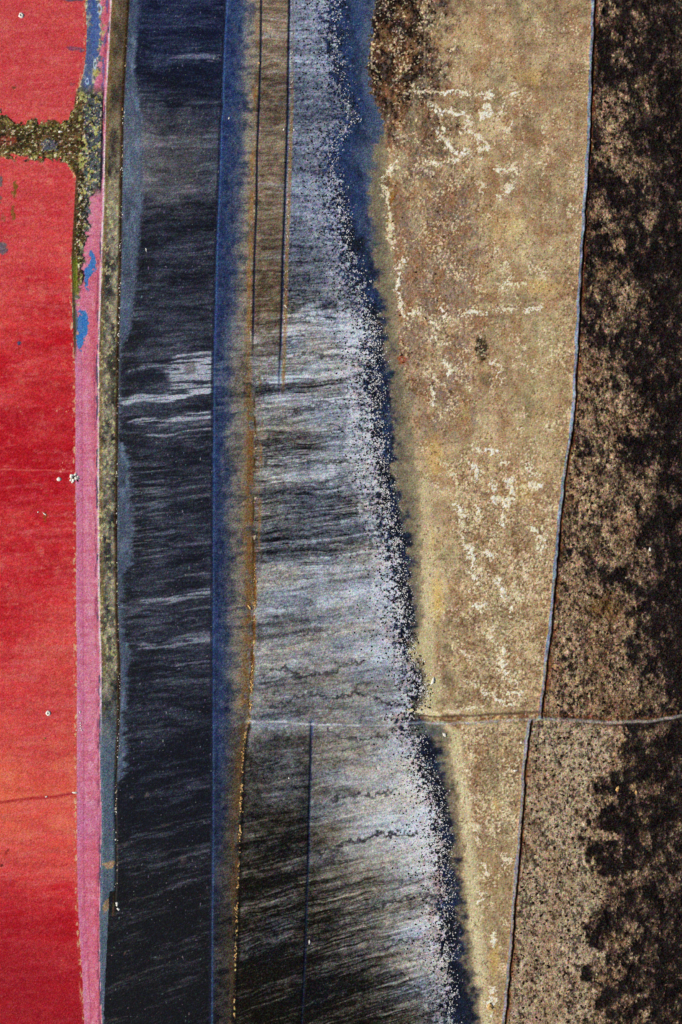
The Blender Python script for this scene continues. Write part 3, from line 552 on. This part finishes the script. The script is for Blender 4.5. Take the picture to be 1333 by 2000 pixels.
    for bx, by, rx, ry, op in [(1196,215,40,55,.65),(1215,110,40,50,.28),(1190,40,26,40,.28),(1265,55,24,40,.25),(1305,80,20,60,.25),(1225,310,60,44,.62),(1255,190,40,40,.3),(1295,290,30,60,.22),(1170,400,24,40,.3),(1265,420,22,40,.4),(1205,450,22,36,.45),(1165,530,34,40,.55),(1230,590,44,50,.5),(1285,540,26,20,.25),(1195,590,30,60,.45),(1305,700,26,30,.4),
                               (1270,670,20,26,.3),(1145,700,24,60,.4),(1200,720,34,50,.45),(1165,790,40,60,.85),(1230,800,50,50,.62),(1290,800,40,40,.28),(1180,870,40,30,.5),(1140,940,46,60,.75),(1200,950,50,60,.62),(1275,960,30,50,.45),(1295,1010,20,30,.35),(1190,1040,60,60,.9),(1150,1060,50,50,.7),(1240,1110,40,40,.35),(1130,1150,50,40,.75),(1215,1180,40,40,.6),
                               (1100,1230,40,60,.95),(1180,1230,80,50,.9),(1140,1300,80,60,1.),(1210,1290,40,50,.75),(1200,1360,60,50,.8),(1100,1360,60,50,1.),(1270,1350,40,50,.4),(1290,1240,20,40,.25),(1190,1370,80,34,1.),(1255,1345,50,44,.6),(1330,760,30,50,.2),(1310,1110,20,40,.3),(1265,1290,20,60,.3)]:
        d = np.hypot((x - bx + wob[m] * 60) / rx, (y - by + wob[m] * 60) / ry)
        ln = np.maximum(ln, (1 - sm(.45, 1.45, d)) * op)
    lowr = y > LY(x)
    lw = sm(34, -26, x - SC(y) + wob[m] * 66 + (fbm(x, y, 60, 26, 141, 3) - .5) * 60)
    lw2 = np.clip(sm(.38, .75, fbm(x, y + x * .4, 60, 34, 142, 4)) * .55 * np.interp(x, [1160,1260,1333,1500], [1,.7,.35,.3]), 0, 1)
    ln = np.where(lowr, np.maximum(lw, lw2), ln)
    ln = np.clip(ln + (fbm(x, y, 34, 40, 143, 4) - .5) * np.where(lowr & (lw > .6), .1, .5) + np.where(lowr, 0, .28 * sm(90, 10, x - kx[m]) * sm(380, 700, y) - .12 * sm(1230, 1320, x)), 0, 1)
    ln = np.where(y < -60, np.clip(.3 + wob[m] * 1.2, 0, 1), ln)
    tex = fbm(x - y * .15, y, 9.0, 12., 144, 4, .85)              # clumps, drawn out along the wind
    tex2 = fbm(x, y, 16, 22, 145, 3)
    op_ = np.where(lowr, np.interp(ln, [0,.3,.6,1], [.1,.34,.6,1.0]), np.interp(ln, [0,.3,.6,1], [.08,.3,.66,.94]))
    dark = mixc((12,9,9), (40,32,30), tex2 * .6 + .4 * fbm(x, y, 7, 9, 137, 3))
    fine = fbm(x, y, 2.8, 3.4, 138, 2, .7)
    tan_ = (lowr * sm(.5, .9, lw))
    tgt = mixc((66,50,36), (224,190,148), .06 + .5 * fbm(x, y, 8, 10, 146, 4) + .42 * fbm(x, y, 20, 26, 41, 3) + (fine - .5) * .4)
    pale = mixc((116,96,74), (226,202,166), .34 + .55 * fbm(x, y, 7, 8, 147, 4, .7) + (fine - .5) * .3)
    kk = tan_[:, None]
    tgt = tgt * (1 - kk) + pale * kk
    thr = 1 - op_
    a = sm(thr - .34, thr + .26, tex * .7 + tex2 * .36)
    a = np.where(tan_ > .5, np.maximum(a, .9 * tan_), a)
    a = a * (1 - .35 * sm(1210, 1330, x)) 
    P(m, dark, 1.0); P(m, tgt, a * .9)
    P(m, (212,188,160), sm(.68, .86, tex) * sm(.5, .8, fine) * a * .8)
    P(m, (150,116,98), sm(.70, .95, fbm(x, y, 14, 18, 139, 2)) * .55 * sm(.2, .7, fine) * (1 - tan_))
    P(m, (14,10,9), sm(.42, .26, tex) * a * .8 * (1 - .35 * tan_))
    P(m, (26,20,16), sm(.70, .84, fbm(x, y, 4, 4.5, 136, 2)) * .55 * a)
    P(m, (112,72,44), sm(.55, .8, fbm(x, y, 40, 60, 148, 3)) * .2 * a)
    P(m, (84,54,22), (1 - sm(.3, 1.2, np.hypot((x - 1185 + wob[m] * 40) / 44, (y - 1190 + wob[m] * 40) / 30))) * .55)
    P(m, (110,56,26), np.exp(-((x - kx[m] - 9) / 6) ** 2) * sm(.5, .7, fbm(x, y, 8, 30, 149, 3)) * .5)
    P(m, (28,22,18), win(x - kx[m], 5, 10, 2) * .0)
    reg[m] = np.where(lowr, 14, 13)
    wet[m] = 0
    hgt[m] += (tex - .5) * np.interp(ln, [0,.3,1], [.5,1.1,1.1]) + (tex2 - .5) * .8 + a * .35
    hgt[m] *= sm(2, 12, x - kx[m]) * (1 - .45 * tan_)

    # ======================================================= roads
    kwid = 1.5 + 2.0 * vnoise(X * 0 + 8, Y / 26, 8)
    kb = win(X, kx - kwid, kx + kwid, 1.3)
    m = np.where(np.abs(X - kx) < 16)[0]; x, y = X[m], Y[m]
    up_ = ~low[m]
    P(m, (92,70,48), win(x, kx[m] - 7, kx[m] - 3, 1.5) * .35)
    P(m, (30,18,14), win(x, kx[m] + 3.6, kx[m] + 8.5, 1.2) * np.where(up_, .8, .92))  # shadow of the road bank, painted into the ground colour on its right
    P(m, (150,84,42), win(x, kx[m] + 6.5, kx[m] + 9, 1.2) * .55 * sm(.4, .6, fbm(x, y, 4, 22, 151, 3)))
    rc = mixc((104,120,144), (178,190,210), fbm(x, y, 4, 14, 152, 3))
    rc2 = mixc((112,108,118), (178,176,186), fbm(x, y, 4, 9, 153, 3))
    rc = np.where(up_[:, None], rc, rc2)
    P(m, rc, kb[m] * (.7 + .28 * sm(.3, .55, fbm(x, y, 6, 16, 45, 3))))
    k = kb[m] > .5; reg[m[k]] = np.where(y[k] > LY(x[k]), 16, 15)
    hgt[m] = np.where(np.abs(x - kx[m]) < 10, hgt[m] * sm(3, 9, np.abs(x - kx[m])), hgt[m]) + 1.1 * sm(6.2, 3.2, np.abs(x - kx[m]))
    # cross road and its bank
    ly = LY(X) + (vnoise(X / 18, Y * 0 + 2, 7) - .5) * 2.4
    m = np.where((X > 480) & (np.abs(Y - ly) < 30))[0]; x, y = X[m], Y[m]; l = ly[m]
    pal = np.interp(x, [480,490,610,640,760,800,860,1050,1100,1333], [.2,.7,.75,.8,.55,.5,.55,.35,.45,.5])
    rt = sm(790, 830, x)
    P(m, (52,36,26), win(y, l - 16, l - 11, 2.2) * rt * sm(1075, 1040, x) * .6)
    P(m, (120,80,52), win(y, l - 11, l - 3, 2) * rt * sm(.35, .6, fbm(x, y, 5, 5, 154, 3)) * .8)
    P(m, (214,170,112), win(y, l - 9, l - 3, 2) * win(x, 940, 1000, 30) * sm(.55, .66, fbm(x, y, 4, 4, 155, 3)) * .95)
    P(m, (100,104,108), win(y, l - 3, l + 4, 2) * pal * sm(.25, .5, fbm(x, y, 12, 5, 44, 3)))
    P(m, (204,208,214), win(y, l - 1.8, l + 2.2, 1.3) * (.4 + .6 * sm(.3, .6, fbm(x, y, 14, 4, 156, 3))) * pal)
    P(m, (156,140,124), win(y, l - 3, l + 3, 1.5) * sm(1060, 1120, x) * .5)
    P(m, (44,34,30), win(y, l + 4, l + 8, 1.5) * sm(1100, 1200, x) * .6)
    P(m, (178,160,120), win(y, l - 26, l - 18, 3) * rt * sm(1050, 1010, x) * .35)
    P(m, (96,100,92), win(y, l + 4, l + 26, 3) * win(x, 800, 866, 6) * .75)
    # pale sand spit
    d = np.hypot((x - 822 + (y - 1388) * -1.6) / 30, (y - 1389 - (x - 822) * .10) / (3 + 4 * sm(800, 850, x)))
    P(m, (220,206,162), (1 - sm(.8, 1.1, d + wob2[m] * .3)) * .95)
    k = np.abs(y - l) < np.where(x < 790, 3.5, 4.5); reg[m[k]] = 17
    hgt[m] += .9 * sm(8, 3.5, np.abs(y - l)) * np.interp(x, [480,790,830,2000], [.35,.4,1,1])
    # spit under: pale tongues of sand above the cross road
    for bx, by, rx, ry in [(812,1275,12,14),(822,1262,12,12),(828,1240,12,22),(838,1290,12,30),(845,1350,14,40),(806,1285,8,8)]:
        q = np.where((np.abs(X - bx) < rx * 2) & (np.abs(Y - by) < ry * 2))[0]
        d = np.hypot((X[q] - bx + wob2[q] * 12) / rx, (Y[q] - by + wob2[q] * 12) / ry)
        P(q, (184,172,128), (1 - sm(.7, 1.1, d)) * .8)
    # ======================================================= random film-like grain added to all surface colours, water too
    rs = np.random.RandomState(99)
    lum = col.mean(1, keepdims=True)
    k = (9. + 14. * np.sqrt(np.clip(lum / 140, 0, 1.4)))
    wetk = np.where(reg <= 3, .75, np.where((reg == 11) | (reg == 12), .8, 1.))[:, None]
    gnoise = rs.randn(n, 1).astype(F32) * .85 + rs.randn(n, 3).astype(F32) * .7
    col += gnoise * k * wetk * grain
    hgt += rs.randn(n).astype(F32) * .02
    return np.clip(col, 2, 250), hgt, reg, wet

# ------------------------------------------------------------------ helpers
COL = sc.collection
def px(X, Y, z=0.0):
    return ((X - FW / 2) * U, (FH / 2 - Y) * U, z)
def lin(c):
    c = np.asarray(c, np.float32) / 255
    return np.where(c <= .04045, c / 12.92, ((c + .055) / 1.055) ** 2.4)
def tag(o, label=None, cat=None, group=None, kind=None):
    for k, v in (("label", label), ("category", cat), ("group", group), ("kind", kind)):
        if v: o[k] = v
    return o
def mesh_np(name, co, faces, mats, smooth=True):
    me = bpy.data.meshes.new(name)
    nf = len(faces); k = faces.shape[1]
    me.vertices.add(len(co)); me.vertices.foreach_set("co", np.ascontiguousarray(co, np.float32).ravel())
    me.loops.add(nf * k); me.loops.foreach_set("vertex_index", np.ascontiguousarray(faces, np.int32).ravel())
    me.polygons.add(nf); me.polygons.foreach_set("loop_start", np.arange(0, nf * k, k, dtype=np.int32))
    me.polygons.foreach_set("use_smooth", np.full(nf, smooth))
    me.update(calc_edges=True); me.validate()
    me.materials.append(mats)
    return me
def link(name, me, parent=None):
    o = bpy.data.objects.new(name, me); COL.objects.link(o)
    if parent: o.parent = parent
    return o

# ------------------------------------------------------------------ materials
def ground_mat(name, rough, spec, nscale, nvar, bscale, bdist, hue=.0):
    """Colours of the mapped ground cover, broken up by noise nodes, with a small bump"""
    m = bpy.data.materials.new(name); m.use_nodes = True; t = m.node_tree; N = t.nodes; Lk = t.links.new
    b = N["Principled BSDF"]
    at = N.new("ShaderNodeAttribute"); at.attribute_name = "cover"
    tc = N.new("ShaderNodeTexCoord")
    n1 = N.new("ShaderNodeTexNoise"); n1.inputs["Scale"].default_value = nscale; n1.inputs["Detail"].default_value = 5; n1.inputs["Roughness"].default_value = .7
    Lk(tc.outputs["Object"], n1.inputs["Vector"])
    mr = N.new("ShaderNodeMapRange"); mr.inputs["From Min"].default_value = .3; mr.inputs["From Max"].default_value = .7
    mr.inputs["To Min"].default_value = 1 - nvar; mr.inputs["To Max"].default_value = 1 + nvar
    Lk(n1.outputs["Fac"], mr.inputs["Value"])
    vm = N.new("ShaderNodeVectorMath"); vm.operation = 'SCALE'
    Lk(at.outputs["Color"], vm.inputs[0]); Lk(mr.outputs[0], vm.inputs["Scale"])
    Lk(vm.outputs[0], b.inputs["Base Color"])
    b.inputs["Roughness"].default_value = rough; b.inputs["Specular IOR Level"].default_value = spec
    if bdist:
        n2 = N.new("ShaderNodeTexNoise"); n2.inputs["Scale"].default_value = bscale; n2.inputs["Detail"].default_value = 4
        Lk(tc.outputs["Object"], n2.inputs["Vector"])
        bp = N.new("ShaderNodeBump"); bp.inputs["Distance"].default_value = bdist; bp.inputs["Strength"].default_value = 1
        Lk(n2.outputs["Fac"], bp.inputs["Height"]); Lk(bp.outputs[0], b.inputs["Normal"])
    return m
MW = ground_mat("brine_water", .35, .12, .8, .04, .6, .04)
MU = ground_mat("wet_mud", .6, .12, 1.2, .10, 1.0, .10)
MS = ground_mat("dry_silt", .95, .05, 1.5, .12, 1.4, .15)
MB_ = ground_mat("broken_scrub_ground", 1., .0, 1.3, .2, 1.0, .2)
def plain_mat(name, c0, c1, scale, rough=.95):
    m = bpy.data.materials.new(name); m.use_nodes = True; t = m.node_tree; N = t.nodes; Lk = t.links.new
    b = N["Principled BSDF"]; b.inputs["Roughness"].default_value = rough; b.inputs["Specular IOR Level"].default_value = .05
    gm_ = N.new("ShaderNodeNewGeometry")
    n1 = N.new("ShaderNodeTexNoise"); n1.inputs["Scale"].default_value = scale; n1.inputs["Detail"].default_value = 6
    Lk(gm_.outputs["Position"], n1.inputs["Vector"])
    r = N.new("ShaderNodeValToRGB"); r.color_ramp.elements[0].position = .35; r.color_ramp.elements[1].position = .65
    r.color_ramp.elements[0].color = (*(lin(c0) / LIGHT), 1); r.color_ramp.elements[1].color = (*np.clip(lin(c1) / LIGHT, 0, .9), 1)
    Lk(n1.outputs["Fac"], r.inputs["Fac"]); Lk(r.outputs[0], b.inputs["Base Color"])
    return m
M_BUSH = plain_mat("saltbush_leaves", (16, 16, 20), (44, 38, 36), 1.1)
M_SALT = plain_mat("salt_rime", (184, 176, 168), (242, 240, 234), .3)
M_PINK = plain_mat("pink_grey_rime", (150, 120, 124), (214, 196, 200), .7)
M_BOUL = plain_mat("pale_boulder", (214, 206, 186), (250, 246, 232), 1.3)
M_TUFT = plain_mat("dry_tufts", (74, 54, 40), (176, 148, 120), .25)
M_TUFD = plain_mat("dark_tufts", (20, 15, 13), (66, 46, 34), .25)
M_RUST = plain_mat("rusty_crust", (150, 88, 34), (244, 204, 140), .8)

# ------------------------------------------------------------------ the ground, mapped in plan
STEP = 1.3
xs = np.concatenate([np.arange(-560, -10, 9.), np.arange(-10, FW + 10, STEP), np.arange(FW + 12, FW + 560, 9.)])
ys = np.concatenate([np.arange(-560, -10, 9.), np.arange(-10, FH + 10, STEP), np.arange(FH + 12, FH + 560, 9.)])
nx, ny = len(xs), len(ys)
GX, GY = np.meshgrid(xs, ys)
GX = GX.ravel(); GY = GY.ravel()
col, hgt, _r, _w = paint(GX, GY)
# a face belongs to the region of its first corner
reg = _r.reshape(ny, nx)
idx = np.arange(nx * ny, dtype=np.int32).reshape(ny, nx)
quads = np.stack([idx[1:, :-1], idx[1:, 1:], idx[:-1, 1:], idx[:-1, :-1]], -1).reshape(-1, 4)
freg = reg[:-1, :-1].ravel()
cov = np.ones((nx * ny, 4), np.float32); cov[:, :3] = np.clip(lin(col) / LIGHT, 0, .92)
pos = np.stack([(GX - FW / 2) * U, (FH / 2 - GY) * U, hgt], -1).astype(np.float32)
PARTS = {1: ("pond_water", MW), 2: ("pond_water", MW), 3: ("channel_water", MW), 4: ("crusted_dike", MS), 5: ("gravel_path", MS), 6: ("mud_ground", MU),
         7: ("blue_channel_water", MU), 8: ("salt_ground", MS), 9: ("silt_ground", MS), 10: ("shallow_water", MU), 11: ("sand_ground", MS), 12: ("sand_ground", MS),
         13: ("scrub_ground", MB_), 14: ("scrub_ground", MB_), 15: ("road", MS), 16: ("road", MS), 17: ("road", MS)}
for r, (nm, mt) in PARTS.items():
    q = quads[freg == r]
    if not len(q): continue
    used, inv = np.unique(q, return_inverse=True)
    me = mesh_np(nm, pos[used], inv.reshape(-1, 4), mt)
    a = me.color_attributes.new("cover", 'FLOAT_COLOR', 'POINT')
    a.data.foreach_set("color", cov[used].ravel())
    o = link(nm, me)
    if r == 4:
        tag(o, "brown crusted earth dike with yellow weed crossing between the red ponds", "dike")
    else:
        tag(o, kind="structure")
def ground_z(X, Y):
    i = np.clip(np.searchsorted(xs, X) - 1, 0, nx - 2); j = np.clip(np.searchsorted(ys, Y) - 1, 0, ny - 2)
    return hgt.reshape(ny, nx)[j, i]
# plain country out to the horizon
far = mesh_np("far_terrain", np.array([(-60000, -60000, -1.6), (60000, -60000, -1.6), (60000, 60000, -1.6), (-60000, 60000, -1.6)]), np.array([[0, 1, 2, 3]]),
              plain_mat("far_scrub", (60, 48, 38), (150, 132, 104), .01))
tag(link("far_terrain", far), kind="structure")

# ------------------------------------------------------------------ lumps: bushes, tufts, boulders
def lump_arrays(seed, seg=7, rings=4, flat=.7, rough=.3, tilt=0.):
    """an uneven clump sitting on the ground, radius about 1"""
    rs = np.random.RandomState(seed)
    v = []
    ph = rs.rand(4) * 6.28
    for i in range(rings):
        a = i / rings * math.pi / 2
        for j in range(seg):
            th = 6.283 * (j + .5 * (i % 2)) / seg
            rr = 1 + rough * (rs.rand() - .5) * 1.6 + rough * .5 * math.sin(2 * th + ph[0]) + rough * .4 * math.sin(3 * th + ph[1])
            v.append((math.cos(a) * math.cos(th) * rr, math.cos(a) * math.sin(th) * rr, math.sin(a) * flat * (1 + rough * (rs.rand() - .5)) - .08))
    v.append((rs.rand() * .2 - .1, rs.rand() * .2 - .1, flat - .05))
    f = []
    for i in range(rings - 1):
        for j in range(seg):
            a, b = i * seg + j, i * seg + (j + 1) % seg
            c, d = a + seg, b + seg
            f.append((a, b, d)); f.append((a, d, c))
    t = (rings - 1) * seg
    for j in range(seg):
        f.append((t + j, t + (j + 1) % seg, t + seg))
    return np.array(v, np.float32), np.array(f, np.int32)
LUMPS = [lump_arrays(s, rough=.45) for s in range(8)]
def scatter_mesh(name, P, mat, flat=1.0, stretch=1.0):
    """P: rows X, Y, radius(m), angle -> one mesh"""
    V, F, off = [], [], 0
    for k in range(len(LUMPS)):
        q = P[k::len(LUMPS)]
        if not len(q): continue
        v, f = LUMPS[k]
        ca, sa = np.cos(q[:, 3]), np.sin(q[:, 3])
        vx = (v[None, :, 0] * stretch * ca[:, None] - v[None, :, 1] * sa[:, None]) * q[:, 2:3] + ((q[:, 0] - FW / 2) * U)[:, None]
        vy = (v[None, :, 0] * stretch * sa[:, None] + v[None, :, 1] * ca[:, None]) * q[:, 2:3] + ((FH / 2 - q[:, 1]) * U)[:, None]
        vz = v[None, :, 2] * q[:, 2:3] * flat + ground_z(q[:, 0], q[:, 1])[:, None]
        V.append(np.stack([vx, vy, vz], -1).reshape(-1, 3))
        F.append((f[None] + (np.arange(len(q)) * len(v))[:, None, None]).reshape(-1, 3) + off)
        off += len(q) * len(v)
    return mesh_np(name, np.concatenate(V), np.concatenate(F), mat)
rs = np.random.RandomState(5)
def shore_points(n, d0, d1, mode, r0, r1, y0=-60, y1=2060, den=None, clump=.0):
    """random points at a distance from the ragged shore; mode shapes the density"""
    out = []; c = 0
    while c < n:
        Y = rs.uniform(y0, y1, 4000); d = rs.uniform(d0, d1, 4000)
        X = H(Y) - d
        p = np.clip(mode(d), 0, 1) * (den(Y) if den else 1)
        p = p * (sm(.5 - clump * .3, .5 + .1, fbm(X.astype(F32), Y.astype(F32), 14, 12, 401, 3)) * clump + (1 - clump))
        k = rs.rand(4000) < p
        q = np.stack([X[k], Y[k], r0 + (r1 - r0) * rs.rand(k.sum()) ** 2, rs.rand(k.sum()) * 6.28], -1)
        out.append(q); c += len(q)
    return np.concatenate(out)[:n]
def off_road(P):
    return P[(np.abs(P[:, 1] - LY(P[:, 0])) > 7)]
dots = off_road(shore_points(6500, -14, 110, lambda d: np.exp(-np.abs(d - 16) / 28) , .28, .8,
        den=lambda Y: np.interp(Y, [-60, 0, 240, 420, 560, 620, 1400, 1700, 2060], [.7, .7, .7, .7, .8, 1, 1, .9, .7])))
rime = off_road(shore_points(3600, -44, 14, lambda d: np.exp(-((d - 6) / 15) ** 2), .22, .6, clump=.7,
        den=lambda Y: np.interp(Y, [-60, 0, 300, 560, 640, 1340, 1400, 1700, 2060], [.15, .2, .35, .5, 1, .9, .6, .8, .6])))
def plants(name, P, mat, flat, n_single, lab_up, lab_dn, cat, grp_up, grp_dn, stuff_name):
    P = P[np.argsort(-P[:, 2])]
    inside = (P[:, 0] > 4) & (P[:, 0] < FW - 4) & (P[:, 1] > 4) & (P[:, 1] < FH - 4)
    single = P[inside][:n_single]
    rest = np.concatenate([P[inside][n_single:], P[~inside]])
    protos = []
    for k in range(4):
        v, f = LUMPS[k]
        protos.append(mesh_np(name, v * np.array([1, 1, flat], np.float32), f, mat))
    for i, (X, Y, r, a) in enumerate(single):
        o = link(name, protos[i % 4])
        o.location = px(X, Y, float(ground_z(X, Y))); o.scale = (r, r, r); o.rotation_euler = (0, 0, a)
        if Y < LY(X): tag(o, lab_up, cat, grp_up)
        else: tag(o, lab_dn, cat, grp_dn)
    tag(link(stuff_name, scatter_mesh(stuff_name, rest, mat, flat)), kind="stuff")
plants("saltbush", dots, M_BUSH, .8, 300, "small dark round saltbush on white salt above the cross road",
       "small dark round saltbush on white salt below the cross road", "bush", "dark saltbushes along the shore above the cross road", "dark saltbushes along the shore below the cross road", "saltbush_undergrowth")
plants("salt_clump", rime, M_SALT, .6, 300, "small white salt clump in the navy shallows above the cross road",
       "small white salt clump in the navy shallows below the cross road", "salt clump", "white salt clumps at the water's edge above the cross road", "white salt clumps at the water's edge below the cross road", "salt_clump_gravel")

# dry tufts over the scrub land on the right
def tufts(n, xr, yr, keep, r0, r1):
    X = rs.uniform(*xr, n); Y = rs.uniform(*yr, n)
    k = keep(X, Y)
    X, Y = X[k], Y[k]
    return np.stack([X, Y, r0 + (r1 - r0) * rs.rand(len(X)) ** 2, rs.rand(len(X)) * 6.28], -1)
def lit_cover(X, Y):          # tufts stand where the mapped ground is pale
    i = np.clip(np.searchsorted(xs, X) - 1, 0, nx - 2); j = np.clip(np.searchsorted(ys, Y) - 1, 0, ny - 2)
    return col.reshape(ny, nx, 3)[j, i].mean(-1)
kroad = lambda X, Y: np.where(Y > LY(X), K2(Y), K(Y))
T = tufts(26000, (985, 1420), (-60, 2060), lambda X, Y: (X > kroad(X, Y) + 8) & (lit_cover(X, Y) > 70) & (rs.rand(len(X)) < .55) & (np.abs(Y - LY(X)) > 7), .3, .8)
tag(link("dry_scrub_undergrowth", scatter_mesh("dry_scrub_undergrowth", T, M_TUFT, .75)), kind="stuff")
T = tufts(5000, (985, 1420), (-60, 2060), lambda X, Y: (X > kroad(X, Y) + 7) & (np.abs(Y - LY(X)) > 7), .4, 1.2)
tag(link("dark_scrub_undergrowth", scatter_mesh("dark_scrub_undergrowth", T, M_TUFD, .9)), kind="stuff")
# brown litter on the broken ground of the sand flat
T = tufts(5000, (728, 905), (-40, 860), lambda X, Y: (X > I(Y) + 6) & (lit_cover(X, Y) < 80) & (rs.rand(len(X)) < np.interp(Y, [0, 260, 400, 860], [1, .8, .35, .25])), .3, .95)
tag(link("brown_shore_debris", scatter_mesh("brown_shore_debris", T, M_TUFD, .8)), kind="stuff")

# ------------------------------------------------------------------ single stones, mounds and stranded things
def stone(name, X, Y, rx, ry, h, ang, mat, label, cat, group=None, seed=0, rough=.3):
    v, f = lump_arrays(100 + seed, 11, 6, 1.0, rough)
    co = v * np.array([rx * U, ry * U, h], np.float32)
    o = link(name, mesh_np(name, co, f, mat)); o.location = px(X, Y, float(ground_z(X, Y)) - .03); o.rotation_euler = (0, 0, ang)
    return tag(o, label, cat, group)
def ring_mound(X, Y, r, label, seed):
    """a low cone of salt with a pit in its top"""
    r_ = np.random.RandomState(seed); seg = 18; prof = [(1.35, -.05), (1.0, .35), (.72, .62), (.5, .5), (.25, .1)]
    v = [(p * r * U * math.cos(6.283 * j / seg) * (1 + .3 * (r_.rand() - .5)), p * r * U * math.sin(6.283 * j / seg) * (1 + .3 * (r_.rand() - .5)), z * r * U) for p, z in prof for j in range(seg)]
    f = [(i * seg + j, i * seg + (j + 1) % seg, (i + 1) * seg + (j + 1) % seg, (i + 1) * seg + j) for i in range(len(prof) - 1) for j in range(seg)]
    root = bpy.data.objects.new("salt_mound", None); COL.objects.link(root); root.location = px(X, Y, 0)
    tag(root, label, "salt mound", "salt mounds standing in the red ponds")
    link("rim", mesh_np("rim", np.array(v), np.array(f), M_BOUL), root)
    v2, f2 = lump_arrays(seed, 9, 3, .25, .2)
    link("pit", mesh_np("pit", v2 * r * U * .42 + np.array([0, 0, .12 * r * U]), f2, M_TUFD), root)
ring_mound(42, 30, 4.2, "small pale salt mound with dark pit near the top of the red pond", 11)
ring_mound(95, 1393, 4.0, "small pale salt mound with dark pit on the orange lower pond", 12)
stone("salt_mound", 116, 936, 4.6, 4.2, 1.0, .3, M_BOUL, "round white salt mound in the deep red pond left of the crusted islet", "salt mound", "salt mounds standing in the red ponds", 1, .15)
root = bpy.data.objects.new("salt_islet", None); COL.objects.link(root); root.location = px(145, 933)
tag(root, "ragged white and brown salt islet on the pink channel's edge", "islet")
for k, (dx, dy, r, mt) in enumerate([(-4, -3, 4.2, M_BOUL), (3, -6, 3.2, M_BOUL), (5, 2, 4.4, M_BOUL), (-1, 5, 3.6, M_BOUL), (-6, 4, 2.6, M_BOUL), (0, 0, 3.4, M_TUFD), (7, 6, 2, M_TUFD), (-3, 9, 2, M_BOUL), (8, -2, 2.2, M_BOUL)]):
    v, f = lump_arrays(200 + k, 9, 4, .6, .45)
    o = link("salt_lump" if mt is M_BOUL else "dark_stone", mesh_np("lump", v * r * U, f, mt), root); o.location = (dx * U, -dy * U, .02)
for k, (X, Y, rx, ry, h, a, lab) in enumerate([
    (88, 1442, 2.6, 1.6, .6, .6, "white boulder in the orange lower pond below the pitted mound"),
    (119, 258, 4.6, 2.2, .7, -.1, "white block lying on the brown dike between the red ponds"),
    (88, 1004, 3.6, 1.4, .5, -.6, "white chip by a brown weed streak in the red pond"),
    (75, 1000, 2.0, 1.2, .5, .4, "smaller white chip just left of the weed streak in the red pond"),
    (91, 1556, 2.2, 1.8, .5, 0, "white stone on the dark submerged ridge of the lower red pond"),
    (147, 1548, 5.0, 1.8, .5, .1, "pale stone where the submerged ridge meets the pink channel"),
    (229, 1766, 2.4, 4.4, .9, .2, "upper of two white stones at the foot of the grey track"),
    (232, 1776, 3.0, 2.4, .8, 0, "lower of two white stones at the foot of the grey track"),
    (286, 488, 1.4, 3.6, .6, .3, "thin white driftwood piece on the slate mud beside the track"),
    (488, 1186, 2.2, 5.0, .8, .5, "pale slab tilted on the rusty seam beside the striped flat"),
    (605, 1840, 1.6, 4.4, .8, 0, "narrow white stone beside the lower navy ditch"),
    (565, 1520, 1.6, 1.6, .6, 0, "tiny white stone on the dark basin left of the ditch"),
    (846, 1331, 3.4, 6.4, 1.2, -.3, "white oval boulder on the pale sand above the sand spit"),
    (869, 1435, 3.0, 4.6, 1.0, .5, "white boulder just below the cross road near the navy shallows"),
    (957, 1966, 6.5, 5.5, 1.4, 0, "large yellow-white salt boulder at the bottom of the sand flat"),
    (1019, 1450, 3.0, 2.0, .8, 0, "pale stone on the lower grey road's left shoulder"),
    (1008, 1505, 4.4, 2.0, .8, .1, "flat pale stone left of the lower grey road"),
    (555, 253, 2.0, 1.8, .6, 0, "white stone left of the right-hand upper ditch"),
    (575, 254, 2.0, 2.0, .6, 0, "white stone right of the right-hand upper ditch"),
    (507, 123, 1.8, 1.8, .6, 0, "orange-white stone on the rim of the left upper ditch"),
    (240, 213, 2.0, 2.8, .6, 0, "orange-white stone in the brown ditch line beside the track"),
    (448, 231, 1.8, 1.8, .5, 0, "white stone on the blue channel's right bank"),
    (1270, 1074, 3.6, 3.6, 1.0, 0, "grey-white boulder among dark scrub above the cross road"),
    (1243, 1547, 3.4, 3.4, 1.0, 0, "yellow-white boulder among dark scrub below the cross road"),
    (1207, 1541, 3.0, 5.4, 1.0, 0, "rusty yellow boulder left of the round one in the dark scrub")]):
    stone("boulder", X, Y, rx, ry, h, a, M_RUST if "orange" in lab or "rusty" in lab or "yellow" in lab else M_BOUL, lab, "boulder", "scattered pale boulders", 20 + k, .4)
for k, (X, Y) in enumerate([(157, 1391), (158, 1412), (158, 1417), (158, 1422), (150, 1426), (160, 1426)]):
    stone("salt_block", X, Y, 1.5, 1.3 if k else 2.2, .5, 0, M_BOUL, "tiny white salt block in a column along the lower pink channel", "salt block", "white salt blocks in the pink channel", 50 + k, .25)
# rusty lumps and salt crumbs strung along the seams
def seam_lumps(name, curve, ya, yb, n, sx, r0, r1, mat):
    Y = rs.uniform(ya, yb, n * 4); Y = Y[vnoise(Y * 0, Y / 16, 411) > .5][:n]
    P = np.stack([curve(Y) + rs.randn(len(Y)) * sx, Y, r0 + (r1 - r0) * rs.rand(len(Y)) ** 3, rs.rand(len(Y)) * 6.28], -1)
    tag(link(name, scatter_mesh(name, P, mat, .7)), kind="stuff")
seam_lumps("rusty_gravel", lambda Y: GL(Y) - 1, 1100, 2060, 260, 1.6, .3, .9, M_RUST)
seam_lumps("white_gravel", lambda Y: D(Y) + .5, 200, 1760, 110, 1.4, .25, .7, M_BOUL)
seam_lumps("crust_gravel", lambda Y: G2(Y) + 7, -40, 740, 70, 2., .25, .6, M_BOUL)
